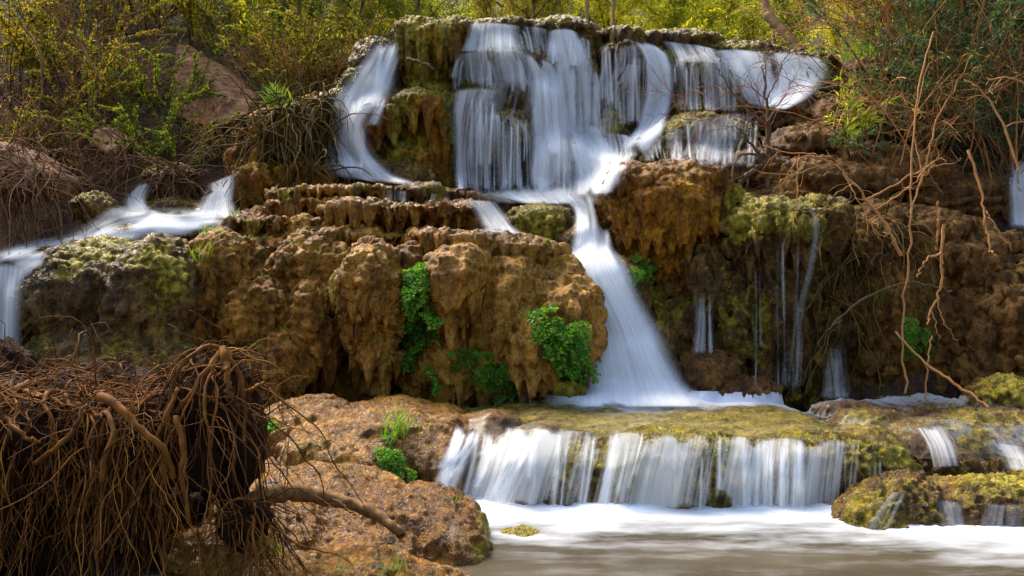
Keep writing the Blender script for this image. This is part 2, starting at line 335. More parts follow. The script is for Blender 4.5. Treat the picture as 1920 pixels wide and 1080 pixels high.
ROCKS = []; ROBJ = []; WATER = []
def rock(name, prims, mat, label, cat='rock', voxel=0.025, smooth=6, big=0.08, flute=0.05, knob=0.03, knob_f=9.0, terr=0.0,
         fine=0.018, drip=0.12, moss=0.0, moss_top=0.3, moss_n=0.5, wet=0.3, seed=0, roughfn=None, palefn=None, mossfn=None, group=None, kind=None):
    Vs, Fs, k = [], [], 0
    for t, c, r, rot in prims:
        v = IV.copy()
        if t == 's':
            v = np.sign(v) * np.abs(v) ** 0.45; v /= (np.sum(np.abs(v) ** 4, axis=1, keepdims=True) ** 0.25)
        v = v * np.array(r)
        a = math.radians(rot); R = np.array([[math.cos(a), 0, -math.sin(a)], [0, 1, 0], [math.sin(a), 0, math.cos(a)]])
        Vs.append(v @ R.T + c); Fs.append(IF + k); k += len(v)
    me = mesh_data('tmp', np.concatenate(Vs), np.concatenate(Fs), None)
    o = bpy.data.objects.new('tmp', me); COL.objects.link(o)
    md = o.modifiers.new('r', 'REMESH'); md.mode = 'VOXEL'; md.voxel_size = voxel
    if smooth:
        ms = o.modifiers.new('s', 'SMOOTH'); ms.factor = 0.5; ms.iterations = smooth
    dg = bpy.context.evaluated_depsgraph_get(); dg.update()
    ev = o.evaluated_get(dg).to_mesh()
    V = np.empty(len(ev.vertices) * 3); ev.vertices.foreach_get('co', V); V = V.reshape(-1, 3)
    li = np.empty(len(ev.loops), np.int32); ev.loops.foreach_get('vertex_index', li); Q = li.reshape(-1, 4)
    bpy.data.objects.remove(o); bpy.data.meshes.remove(me)
    # displacement: bulk, then flutes that run down the steep faces, drips under overhangs, knobs and grain
    nm = vnormals(V, Q)
    V = V + nm * (big * 1.3 * fbm(V * 1.4, 2, seed + 1) + big * .9 * (.25 - np.abs(fbm(V * np.array([3.6, 3.6, 2.4]), 2, seed + 51))))[:, None]
    nm = vnormals(V, Q)
    steep = 1 - np.abs(nm[:, 2]) ** 2
    rf = roughfn(V) if roughfn is not None else 1.0
    wv = V + 0.12 * np.stack([pn(V * 2.5, seed + 21), pn(V * 2.5, seed + 22), pn(V * 2.5, seed + 23)], 1)
    fl = fbm(wv * np.array([7, 7, 1.1]), 3, seed + 2)
    fl2 = pn(wv * np.array([2.6, 2.6, 0.7]), seed + 41)
    d = flute * steep * (0.5 - 1.6 * np.abs(fl)) + flute * 1.6 * steep * (0.35 - 1.5 * np.abs(fl2))
    if terr:
        zz = wv[:, 2] * 7 + 1.3 * fbm(wv * np.array([1.0, 1.0, 0.3]), 2, seed + 5)
        saw = zz - np.floor(zz); d = d + terr * (sstep(0.0, 0.75, saw) - sstep(0.82, 1.0, saw) - 0.4) * (0.3 + 0.7 * steep)
    if knob:
        w1, w2 = worley(wv * np.array([knob_f, knob_f, knob_f * 0.55]), seed + 3)
        patch = rf * (0.25 + 0.9 * sstep(-0.25, 0.45, fbm(V * 1.5, 2, seed + 31)))
        d = d + patch * (knob * (0.55 - w1) * 1.6 - knob * 0.7 * (1 - sstep(0.0, 0.18, w2 - w1)))
        w1, w2 = worley(wv * np.array([1, 1, 0.7]) * knob_f * 2.3, seed + 4)
        d = d + rf * knob * 0.5 * (0.5 - w1)
    d = d + fine * fbm(V * 22, 3, seed + 6) * (.35 + .65 * rf) - rf * 2.2 * fine * np.maximum(0, pn(V * 11, seed + 61) - .12)
    d = d + rf * 1.3 * fine * (.45 - 1.8 * np.abs(pn(wv * np.array([10, 10, 6]), seed + 71))) + .7 * fine * (.4 - 1.6 * np.abs(pn(V * np.array([24, 24, 15]), seed + 72)))
    V = V + nm * d[:, None]
    if drip:
        dn = sstep(0.05, 0.7, -nm[:, 2])
        q = np.stack([V[:, 0] * 9, V[:, 1] * 9, np.zeros(len(V))], 1)
        sp = np.maximum(0, pn(q, seed + 8) + 0.15) ** 1.3
        V = V - np.array([0, 0, 1.0]) * (drip * dn * sp * 1.6)[:, None]
    nm = vnormals(V, Q)
    mo = moss + moss_top * sstep(-0.1, 0.8, nm[:, 2]) + moss_n * fbm(V * np.array([1.8, 1.8, 1.0]), 3, seed + 9)
    if mossfn is not None: mo = mo + mossfn(V)
    ob = mesh_obj(name, V, Q, mat, attrs={'moss': np.clip(mo, 0, 1), 'wet': np.full(len(V), wet), 'pale': np.clip(palefn(V), 0, 1) if palefn is not None else np.zeros(len(V))})
    if kind: ob['kind'] = kind
    if label: tag(ob, label, cat, group)
    ROBJ.append((ob, V)); ROCKS.append((V, Q)); BV.setdefault(name, []).append((V, Q)); return ob

BV = {}
def px_of(V):
    return 960 + V[:, 0] / V[:, 1] * F, 540 - (V[:, 2] - ZC) / V[:, 1] * F

# ------------------------------------------------------------------ ground
def ground_h(x, y):
    w = x + 0.35 * np.sin(y * 1.3) ; 
    c = -0.45 + 0.65 * sstep(7.3, 8.3, y) + 1.6 * sstep(9.9, 11.4, y) + 2.55 * sstep(12.4, 13.6, y) + 0.05 * np.maximum(y - 14, 0)
    left = np.where(y < 11.2, 2.2 * sstep(8.7, 11.2, y) - 0.45 + .25 * sstep(7, 8.5, y), 1.75 + (y - 11.2) * 0.9)
    left = np.minimum(left, 6.6 + 0.10 * np.maximum(y - 15, 0))
    right = np.where(y < 10.8, -.45 + .75 * sstep(7.4, 8.4, y) + 1.9 * sstep(9.6, 10.8, y), 2.2 + (y - 10.8) * 1.15)
    right = np.minimum(right, 5.9 + 0.10 * np.maximum(y - 14, 0))
    wl = sstep(-2.3, -3.6, w * 12.0 / np.maximum(y, 6)); wr = sstep(3.9, 5.4, w * 12.0 / np.maximum(y, 6))
    h = c * (1 - wl) * (1 - wr) + left * wl + right * wr
    far = sstep(22, 70, y); h = h + far * 26 * (0.6 + 0.4 * np.sin(x * 0.03 + 1)) + 9 * sstep(12, 40, np.abs(x)) * sstep(2, 12, y)
    return h
def make_ground():
    a = np.concatenate([np.linspace(0, 9, 91)[:-1], np.geomspace(9, 1500, 50)]); xs = np.concatenate([-a[::-1], a[1:]])
    ys = np.concatenate([-np.geomspace(1500, 5, 30), np.linspace(-4.5, 22, 213), np.geomspace(22.5, 1500, 50)])
    X, Yg = np.meshgrid(xs, ys); x = X.ravel(); y = Yg.ravel()
    p = np.stack([x, y, 0 * x], 1)
    z = ground_h(x, y) + 0.10 * fbm(p * 0.9, 4, 50) + 0.05 * sstep(11, 14, y) * fbm(p * 3, 3, 51)
    nx = len(xs); i = np.arange(len(ys) - 1)[:, None] * nx + np.arange(nx - 1)[None]
    Q = np.stack([i, i + 1, i + nx + 1, i + nx], -1).reshape(-1, 4)
    V = np.stack([x, y, z], 1)
    o = mesh_obj('ground', V, Q, M['ground'], origin=False, attrs={'moss': 0.25 + 0.35 * sstep(12, 17, y), 'wet': 0 * x})
    structure(o); return V, Q
M['ground'] = rock_mat('ground_soil', (0.018, 0.010, 0.006), (0.06, 0.032, 0.016), (0.12, 0.07, 0.035), (0.035, 0.035, 0.008), (0.09, 0.085, 0.02), rough=(0.7, 1.0))
GROUND = make_ground()

# ------------------------------------------------------------------ rock masses
rock('tufa_mound', [e(640,430,11.35,225,66,.8), e(690,366,11.15,198,13,.75), e(640,385,10.95,150,12,.6), e(750,398,10.65,152,14,.75), e(560,420,10.7,130,14,.6), e(680,445,10.4,120,14,.55), e(740,420,11.1,150,30,.5),
    e(905,458,10.05,160,19,.75,-6), e(890,500,10.5,160,36,.6,-8), e(1005,490,10.0,62,26,.45,-12), e(600,545,10.7,215,140,1.0), e(440,560,10.5,95,125,.8), e(850,590,10.35,220,140,.75),
    e(700,560,9.5,66,120,.42), e(715,650,9.45,44,60,.3), e(862,515,9.35,62,48,.42), e(845,560,9.4,40,60,.3), e(865,650,9.75,80,95,.35), e(955,580,9.45,64,110,.42), e(1000,650,9.25,46,78,.34), e(905,600,9.6,40,90,.3),
    e(1062,588,9.45,60,68,.44), e(1092,628,9.35,30,46,.22), e(1030,540,9.8,60,60,.4), e(640,710,10.6,330,70,.6), e(880,715,10.05,90,40,.35), e(520,700,9.5,54,90,.36), e(500,600,9.75,80,80,.4), e(430,500,9.95,70,60,.4), e(400,620,9.9,60,110,.4),
    e(600,600,9.65,56,90,.36), e(570,500,9.9,60,60,.35), e(640,520,9.8,45,60,.3), e(775,500,9.7,50,50,.35), e(930,690,9.5,40,40,.25), e(780,690,9.75,45,50,.25)],
    M['tufa'], 'huge brown dripping tufa mound in the middle, ferns growing on its face', 'rock formation', voxel=0.016, big=0.09, flute=0.075, knob=0.032, knob_f=8, palefn=lambda V: sstep(760, 860, px_of(V)[0]) * sstep(420, 470, px_of(V)[1]) * .8 + .35 * sstep(-.1, .4, fbm(V * 1.3, 2, 5)) + .5 * np.exp(-((px_of(V)[0] - 700) / 60) ** 2), terr=0.026,
    moss=0.0, moss_top=0.15, moss_n=0.75, drip=0.30, wet=0.5, seed=1, roughfn=lambda V: 1 - .85 * sstep(770, 850, px_of(V)[0]) * sstep(430, 480, px_of(V)[1]))
rock('mossy_dome', [e(210,555,9.9,165,108,.8), e(290,590,9.7,92,145,.7), e(120,570,9.7,80,70,.6), e(210,690,9.5,185,95,.6), e(325,525,10.3,65,75,.6)],
    M['tufa_wet'], 'broad olive mossy rock dome below the left stream', 'rock', voxel=0.024, big=.08, flute=.05, knob=.035, knob_f=7, terr=.015, moss=0.12, moss_top=.4, moss_n=.6, wet=.7, seed=11)
rock('stream_bed', [e(370,432,11.4,110,34,.6), e(230,462,10.95,150,30,.8,10), e(90,500,10.2,110,34,.8,12), e(10,540,9.8,60,40,.6), e(10,620,9.7,48,110,.45), e(420,390,11.9,40,40,.4), e(330,400,11.8,60,30,.4)],
    M['tufa_wet'], None, voxel=.03, big=.05, flute=.03, knob=.03, moss=.2, wet=.9, seed=12, kind='structure')
rock('cliff_shoulder', [e(690,250,12.75,75,110,.6), e(705,130,13.05,50,60,.5), e(660,195,12.75,45,32,.45), e(650,240,12.6,40,60,.4), e(720,335,12.3,100,34,.5), e(650,330,12.4,45,36,.4), e(690,170,12.8,50,40,.5)],
    M['tufa_wet'], 'wet grey brown rock shoulder under the far left upper fall', 'rock', voxel=.026, big=.06, moss=.1, moss_n=.6, wet=.9, seed=13)
rock('stalactite_brow', [e(812,78,12.75,64,36,.5), e(785,68,12.85,42,28,.5), e(858,66,12.95,40,28,.5), e(800,105,12.95,50,30,.4)],
    M['tufa_orange'], 'golden mossy brow with hanging drips at the top left of the cliff', 'rock', voxel=.02, big=.05, flute=.06, knob=.03, knob_f=10, moss=.5, moss_top=.2, moss_n=.6, drip=.5, seed=14)
rock('mossy_column', [e(800,255,12.75,58,105,.5), e(712,222,12.25,46,24,.36), e(725,215,12.5,40,30,.4), e(785,200,12.45,58,28,.42), e(830,265,12.5,24,110,.28), e(770,310,12.5,48,55,.38), e(728,290,12.6,36,60,.3), e(800,150,13.1,55,55,.4)],
    M['tufa_orange'], 'dark column with yellow moss and drips between the two upper falls', 'rock', voxel=.022, big=.06, flute=.09, knob=.03, moss=.42, moss_n=.8, drip=.4, seed=15, wet=.6)
rock('cliff_wall', [e(960,230,13.35,130,190,.9), e(950,62,13.2,90,22,.5), e(925,120,12.85,82,32,.5), e(900,208,12.55,66,38,.48), e(950,248,12.3,58,44,.42), e(888,290,12.5,36,70,.3), e(1048,312,12.25,56,50,.45), e(1010,230,12.75,55,80,.5),
    e(1075,140,13.15,50,85,.5), e(1060,62,13.3,60,22,.5), e(1000,385,12.1,190,24,.6), e(1130,340,12.4,90,50,.5), e(1000,140,12.95,50,40,.5)],
    M['tufa_wet'], 'lobed grey green cliff wall behind the central upper waterfall', 'cliff', voxel=.027, big=.06, flute=.05, knob=.025, moss=.25, moss_n=.6, drip=.2, wet=.9, seed=16)
rock('overhanging_lobes', [e(1168,108,12.95,44,30,.4), e(1188,140,12.75,32,28,.3), e(1160,74,13.2,60,20,.5), e(1150,230,13.25,80,110,.6), e(1150,255,12.55,32,50,.26), e(1230,170,13.3,50,100,.5)],
    M['tufa_wet'], 'green mossy overhanging lobes with a dark hollow beneath, right of the centre fall', 'rock', voxel=.024, big=.05, flute=.05, knob=.03, moss=.35, moss_n=.5, drip=.4, wet=.8, seed=17)
rock('cliff_right_wall', [e(1305,140,12.95,55,36,.45), e(1310,215,13.2,80,80,.5), e(1365,180,12.9,40,52,.38), e(1440,142,13.3,115,44,.6), e(1480,185,13.0,95,46,.5), e(1270,84,13.4,90,20,.5), e(1380,108,13.4,110,22,.5), e(1530,125,13.2,45,28,.4)],
    M['tufa_wet'], 'mossy travertine wall under the fanning right upper fall', 'cliff', voxel=.027, big=.05, flute=.05, knob=.03, moss=.25, moss_n=.6, drip=.25, wet=.8, seed=18)
rock('mossy_mound', [e(1310,262,12.15,105,46,.6), e(1245,280,11.95,60,28,.4), e(1300,292,11.85,34,30,.3), e(1375,275,12.0,55,52,.4)],
    M['tufa_wet'], 'rounded light green mossy mound below the right upper fall', 'rock', voxel=.024, big=.05, flute=.04, knob=.025, moss=.55, moss_n=.5, drip=.3, wet=.8, seed=19)
rock('chute_bed', [e(1110,400,11.5,60,45,.5), e(1090,480,10.8,55,70,.5), e(1130,600,10.2,90,130,.6), e(1180,700,9.9,120,80,.45), e(1050,415,11.6,110,40,.5)],
    M['tufa_wet'], None, voxel=.03, big=.05, flute=.03, knob=.02, moss=.1, wet=1, seed=20, kind='structure')
rock('orange_boulder', [e(1245,395,10.6,120,85,.7), e(1195,350,10.6,66,42,.6), e(1290,350,10.7,76,46,.6), e(1240,470,10.65,78,65,.5), e(1152,400,10.7,32,60,.4)],
    M['tufa_orange'], 'knobbly orange brown tufa boulder hanging right of the main chute', 'rock', voxel=.02, big=.06, flute=.06, knob=.075, knob_f=5.5, terr=.02, moss=-.05, moss_top=.25, moss_n=.35, drip=.3, wet=.2, seed=21)
rock('fluted_pillar', [e(1330,600,10.55,110,165,.6), e(1250,640,10.5,70,110,.5), e(1455,425,10.05,84,48,.48), e(1415,455,9.95,44,36,.32), e(1520,430,10.1,38,55,.35), e(1465,600,10.3,95,165,.5), e(1400,620,10.2,50,140,.4), e(1530,640,10.2,45,130,.4), e(1345,400,10.9,60,60,.5)],
    M['tufa_wet'], 'tall fluted rock pillar with a moss cap and thin trickles', 'rock', voxel=.022, big=.06, flute=.2, knob=.03, moss=.18, moss_top=.3, moss_n=.6, drip=.35, wet=.6, seed=22,
    mossfn=lambda V: 0.9 * sstep(1.95, 2.25, V[:, 2]) * sstep(2.2, 2.35, V[:, 0]) * (1 - sstep(3.1, 3.3, V[:, 0])))
rock('earth_wall', [e(1640,570,10.5,125,190,.7), e(1780,610,10.5,150,185,.7), e(1865,600,10.0,85,85,.55), e(1900,690,9.9,95,90,.55), e(1690,430,10.6,170,36,.55), e(1930,540,10.2,80,60,.5), e(1800,470,10.6,110,40,.5), e(1990,650,10,90,130,.6)],
    M['tufa_earth'], 'dark brown earthen tufa wall at the right behind the dead branches', 'rock wall', voxel=.024, big=.12, flute=.10, knob=.05, knob_f=6, terr=.03, moss=-.1, moss_top=.35, moss_n=.5, drip=.2, wet=.1, seed=23)
rock('terraced_slope', [e(1560,345,11.2,140,46,.6), e(1500,285,11.8,80,45,.6), e(1650,330,11.5,150,60,.7), e(1500,225,12.6,80,50,.5), e(1580,250,12.4,110,70,.7), e(1420,330,11.4,60,50,.5), e(1800,380,11.4,130,60,.7), e(1440,380,11.0,60,30,.4), e(1600,180,13.2,80,60,.6)],
    M['tufa_earth'], 'layered brown rock slope right of the falls under the thicket', 'rock', voxel=.027, big=.08, flute=.05, knob=.04, terr=.06, moss=-.05, moss_top=.2, moss_n=.4, wet=.4, seed=24)
# the front shelf
def ledge_moss(V):
    px, py = px_of(V); return 0.35 * sstep(800, 900, px) - .1
rock('moss_ledge', [s3(1.30,8.45,.04,1.72,1.42,.46), m3(.35,7.5,.10,.75,.62,.42), m3(1.2,7.35,.12,.9,.52,.43), m3(2.15,7.4,.10,.75,.5,.42), m3(2.75,7.6,.08,.45,.5,.40), m3(1.0,9.2,.0,2.2,1.0,.55)],
    M['tufa_wet'], 'long yellow green mossy ledge of the lowest cascade', 'rock ledge', voxel=.02, smooth=8, big=.05, flute=.06, knob=.022, knob_f=10, moss=.2, moss_top=.3, moss_n=.45, drip=.2, wet=.8, seed=25, roughfn=lambda V: .35 + .65 * sstep(1480, 1560, px_of(V)[0]), mossfn=ledge_moss)
rock('dry_ledge', [s3(-1.05,8.2,.08,.85,.95,.48), m3(-1.15,7.6,.14,.62,.45,.38), m3(-.6,7.55,.10,.4,.42,.42), m3(-1.75,8.4,.2,.55,.7,.45), m3(-1.55,7.7,.0,.5,.5,.32), m3(-.2,8.2,.08,.5,.8,.5)],
    M['tufa_brown'], 'brown rounded ledge left of the lowest cascade', 'rock ledge', voxel=.02, big=.08, flute=.05, knob=.03, terr=.015, moss=.0, moss_top=.1, moss_n=.5, drip=.1, wet=.6, seed=26, roughfn=lambda V: .35 + 0 * V[:, 0], palefn=lambda V: .6 * sstep(-.1, .5, fbm(V * 1.7, 2, 6)))
rock('front_slab', [m3(-.85,6.15,.0,.72,.55,.36), m3(-1.25,6.5,.05,.6,.6,.36), m3(-.42,5.95,-.02,.34,.38,.25), m3(-1.0,5.3,-.06,.62,.45,.22), m3(-.55,5.3,-.10,.3,.3,.18), m3(-1.5,5.8,.0,.6,.6,.34), m3(-.95,5.75,.0,.5,.3,.22)],
    M['tufa_brown'], 'low reddish brown rock slab at the pool edge in front', 'rock', voxel=.016, big=.06, flute=.03, knob=.02, terr=.02, moss=-.1, moss_top=.0, moss_n=.4, drip=.05, wet=.8, seed=27, roughfn=lambda V: .4 + 0 * V[:, 0],
    mossfn=lambda V: .6 * sstep(-.35, -.15, V[:, 0]))
rock('mossy_hump', [m3(2.75,6.75,-.05,.55,.45,.33), m3(3.3,6.8,-.05,.7,.5,.34), m3(2.5,6.55,-.08,.3,.28,.26), m3(3.9,6.9,-.05,.6,.5,.33)],
    M['tufa_wet'], 'low moss covered hump at the lower right corner of the pool', 'rock', voxel=.016, big=.05, flute=.05, knob=.025, moss=.35, moss_top=.2, moss_n=.5, drip=.1, wet=.8, seed=28)
rock('right_shelf', [m3(3.5,7.9,.1,.65,.75,.38), m3(4.2,8.3,.12,.8,1.0,.40), m3(3.9,9.3,.1,1.2,.9,.42), m3(3.2,8.6,.08,.5,.9,.45)],
    M['tufa_wet'], 'grey pebbly shelf right of the long mossy ledge', 'rock ledge', voxel=.022, big=.06, flute=.05, knob=.03, knob_f=14, moss=.1, moss_n=.7, drip=.05, wet=.9, seed=29)

def boulder(name, px, py, Y, rx, rz, ry, mat, label, seed, moss=.3, voxel=.018, group=None, cat='boulder', rot=0, **kw):
    a = dict(big=.05, flute=.03, knob=.025, moss=moss, moss_n=.5, drip=.08, wet=.6); a.update(kw)
    return rock(name, [e(px,py,Y,rx,rz,ry,rot), e(px+rx*.3,py+rz*.25,Y-ry*.1,rx*.65,rz*.8,ry*.8)], mat, label, cat, voxel=voxel, seed=seed, group=group, **a)
boulder('boulder', 1012,425,10.9,70,45,.42, M['tufa_wet'], 'mossy boulder beside the top of the main chute', 31, .4, flute=.07, drip=.2)
boulder('boulder', 885,382,11.5,30,16,.22, M['tufa'], 'small brown stone parting the water above the mound', 32, .2)
boulder('boulder', 1076,505,10.2,16,22,.12, M['tufa_wet'], 'small green stone in the left edge of the main chute', 33, .6, .014)
boulder('boulder', 1062,727,9.15,34,20,.2, M['tufa_wet'], 'yellow mossy stone at the foot of the main chute below the fern', 34, .6, .014)
boulder('boulder', 1318,700,9.75,58,42,.35, M['tufa_earth'], 'round wet brown boulder at the foot of the pillar right of the main chute', 35, -.2, wet=1)
boulder('boulder', 1395,728,9.6,62,22,.3, M['tufa_earth'], 'flat dark boulder with a film of water at the foot of the pillar', 36, -.2, wet=1)
boulder('boulder', 1875,748,9.0,62,36,.35, M['tufa_wet'], 'mossy boulder at the right edge by the leaning stick', 37, .3)
boulder('boulder', 978,1002,6.25,34,12,.1, M['tufa_wet'], 'small mossy stone standing alone in the pool', 38, .5, .01, knob=.015, big=.02, fine=.006)
boulder('boulder', 180,392,11.3,46,32,.35, M['tufa_wet'], 'dark mossy boulder on the far bank of the left stream', 39, .25)
boulder('boulder', 318,392,11.55,22,20,.16, M['tufa_wet'], 'small dark stone between the two small left falls', 40, .1)
boulder('boulder', 275,408,11.1,26,10,.12, M['tufa_wet'], 'low wet stone awash in the left stream', 41, .2)
boulder('boulder', 405,432,10.85,26,14,.15, M['tufa'], 'small brown stone where the left stream meets the big mound', 42, .0)
boulder('boulder', 1580,766,8.9,65,14,.25, M['tufa_earth'], 'flat reddish stone awash on the upper shelf', 43, -.3, wet=1)
boulder('boulder', 320,345,12.1,50,42,.4, M['tufa_wet'], 'rooty dark rock between the two small left falls', 44, .15)
rock('root_bank', [e(540,270,12.4,85,70,.6), e(600,250,12.5,35,80,.35), e(480,300,12.3,45,60,.4), e(560,330,12.0,75,35,.4), e(480,345,11.8,45,45,.35)], M['tufa_orange'],
    'mossy bank draped with roots left of the upper falls', 'rock', voxel=.026, big=.1, flute=.1, knob=.05, moss=.05, moss_n=.6, drip=.3, seed=45)
# red sandstone blocks on the left hillside
def slab(name, corners, thick, mat, label, seed, voxel=.03):
    """an angular block: prism over a corner outline given in photo pixels with distances"""
    C = np.array([P(*c) for c in corners]); k = len(C)
    back = C + np.array([0.15, thick, -0.10 * thick])
    V = np.concatenate([C, back]); Fc = [list(range(k))[::-1], list(range(k, 2 * k))] + [[i, (i + 1) % k, k + (i + 1) % k, k + i] for i in range(k)]
    me = mesh_data('tmp', V, Fc, None, False); o = bpy.data.objects.new('tmp', me); COL.objects.link(o)
    md = o.modifiers.new('r', 'REMESH'); md.mode = 'VOXEL'; md.voxel_size = voxel
    ms = o.modifiers.new('s', 'SMOOTH'); ms.factor = .5; ms.iterations = 1
    dg = bpy.context.evaluated_depsgraph_get(); ev = o.evaluated_get(dg).to_mesh()
    V = np.empty(len(ev.vertices) * 3); ev.vertices.foreach_get('co', V); V = V.reshape(-1, 3)
    li = np.empty(len(ev.loops), np.int32); ev.loops.foreach_get('vertex_index', li); Q = li.reshape(-1, 4)
    bpy.data.objects.remove(o); bpy.data.meshes.remove(me)
    nm = vnormals(V, Q); V = V + nm * (.05 * fbm(V * 2.5, 4, seed) + .012 * fbm(V * np.array([6, 6, 22]), 3, seed + 3))[:, None]
    ob = mesh_obj(name, V, Q, mat, attrs={'moss': np.zeros(len(V)), 'wet': np.zeros(len(V))}); tag(ob, label, 'boulder'); ROCKS.append((V, Q)); return ob
slab('sandstone_block', [(318,215,13.6),(330,85,14.3),(350,82,14.4),(420,125,14.2),(480,178,13.7),(460,215,13.3),(380,235,13.2)], 1.0, M['red_rock'], 'big tilted red sandstone slab on the left hillside', 61)
slab('sandstone_block', [(-60,360,10.2),(-60,255,10.6),(0,262,10.6),(40,285,10.5),(68,318,10.3),(40,352,10.1)], .7, M['red_rock'], 'dark red sandstone block at the left edge of the frame', 62)
slab('sandstone_block', [(168,270,12.0),(172,242,12.2),(198,238,12.2),(226,270,12.0),(200,288,11.8)], .4, M['red_rock'], 'small reddish block among the hanging roots on the left', 63)
slab('sandstone_block', [(660,120,13.7),(668,90,13.9),(690,72,14.0),(715,75,14.0),(720,110,13.7)], .5, M['red_rock'], 'red stone just left of the top of the falls', 64)

allV, allQ, off = [], [], 0
for V, Q in ROCKS + [GROUND]:
    allV.append(V); allQ.append(Q + off); off += len(V)
allV = np.concatenate(allV); allQ = np.concatenate(allQ)
BVH = BVHTree.FromPolygons(allV.tolist(), allQ.tolist())
EYE = Vector((0, 0, ZC))
_bc = {}
def bvh_on(names):
    if names not in _bc:
        vs, qs, k = [], [], 0
        for nm in names:
            for V, Q in BV[nm]: vs.append(V); qs.append(Q + k); k += len(V)
        _bc[names] = BVHTree.FromPolygons(np.concatenate(vs).tolist(), np.concatenate(qs).tolist())
    return _bc[names]
def hit(px, py, maxd=60, on=None):
    d = Vector(((px - 960) / F, 1.0, (540 - py) / F)).normalized()
    h = (bvh_on(on) if on else BVH).ray_cast(EYE, d, maxd)
    return (np.array(h[0]), np.array(h[1])) if h[0] is not None else (None, None)
def top_z(x, y, z0=9.0):
    h = BVH.ray_cast(Vector((x, y, z0)), Vector((0, 0, -1)))
    return h[0].z if h[0] is not None else 0.0
# ------------------------------------------------------------------ water
def crom(rows, n):
    R = np.array(rows, float); k = len(R)
    seg = np.linalg.norm(np.diff((R[:, 0:2] + R[:, 2:4]) / 2, axis=0), axis=1); t = np.concatenate([[0], np.cumsum(seg)]) / max(seg.sum(), 1e-6)
    q = np.linspace(0, 1, n); out_ = np.empty((n, R.shape[1]))
    for j, s in enumerate(q):
        i = min(max(np.searchsorted(t, s) - 1, 0), k - 2); u = (s - t[i]) / max(t[i + 1] - t[i], 1e-6)
        p0, p1, p2, p3 = R[max(i - 1, 0)], R[i], R[i + 1], R[min(i + 2, k - 1)]
        out_[j] = 0.5 * ((2 * p1) + (-p0 + p2) * u + (2 * p0 - 5 * p1 + 4 * p2 - p3) * u * u + (-p0 + 3 * p1 - 3 * p2 + p3) * u ** 3)
    return out_
def blur(a, n, axis):
    for _ in range(n):
        p = np.concatenate([np.take(a, [0], axis), a, np.take(a, [-1], axis)], axis)
        L = a.shape[axis]; a = 0.25 * np.take(p, range(0, L), axis) + 0.5 * np.take(p, range(1, L + 1), axis) + 0.25 * np.take(p, range(2, L + 2), axis)
    return a
NFALL = [0]
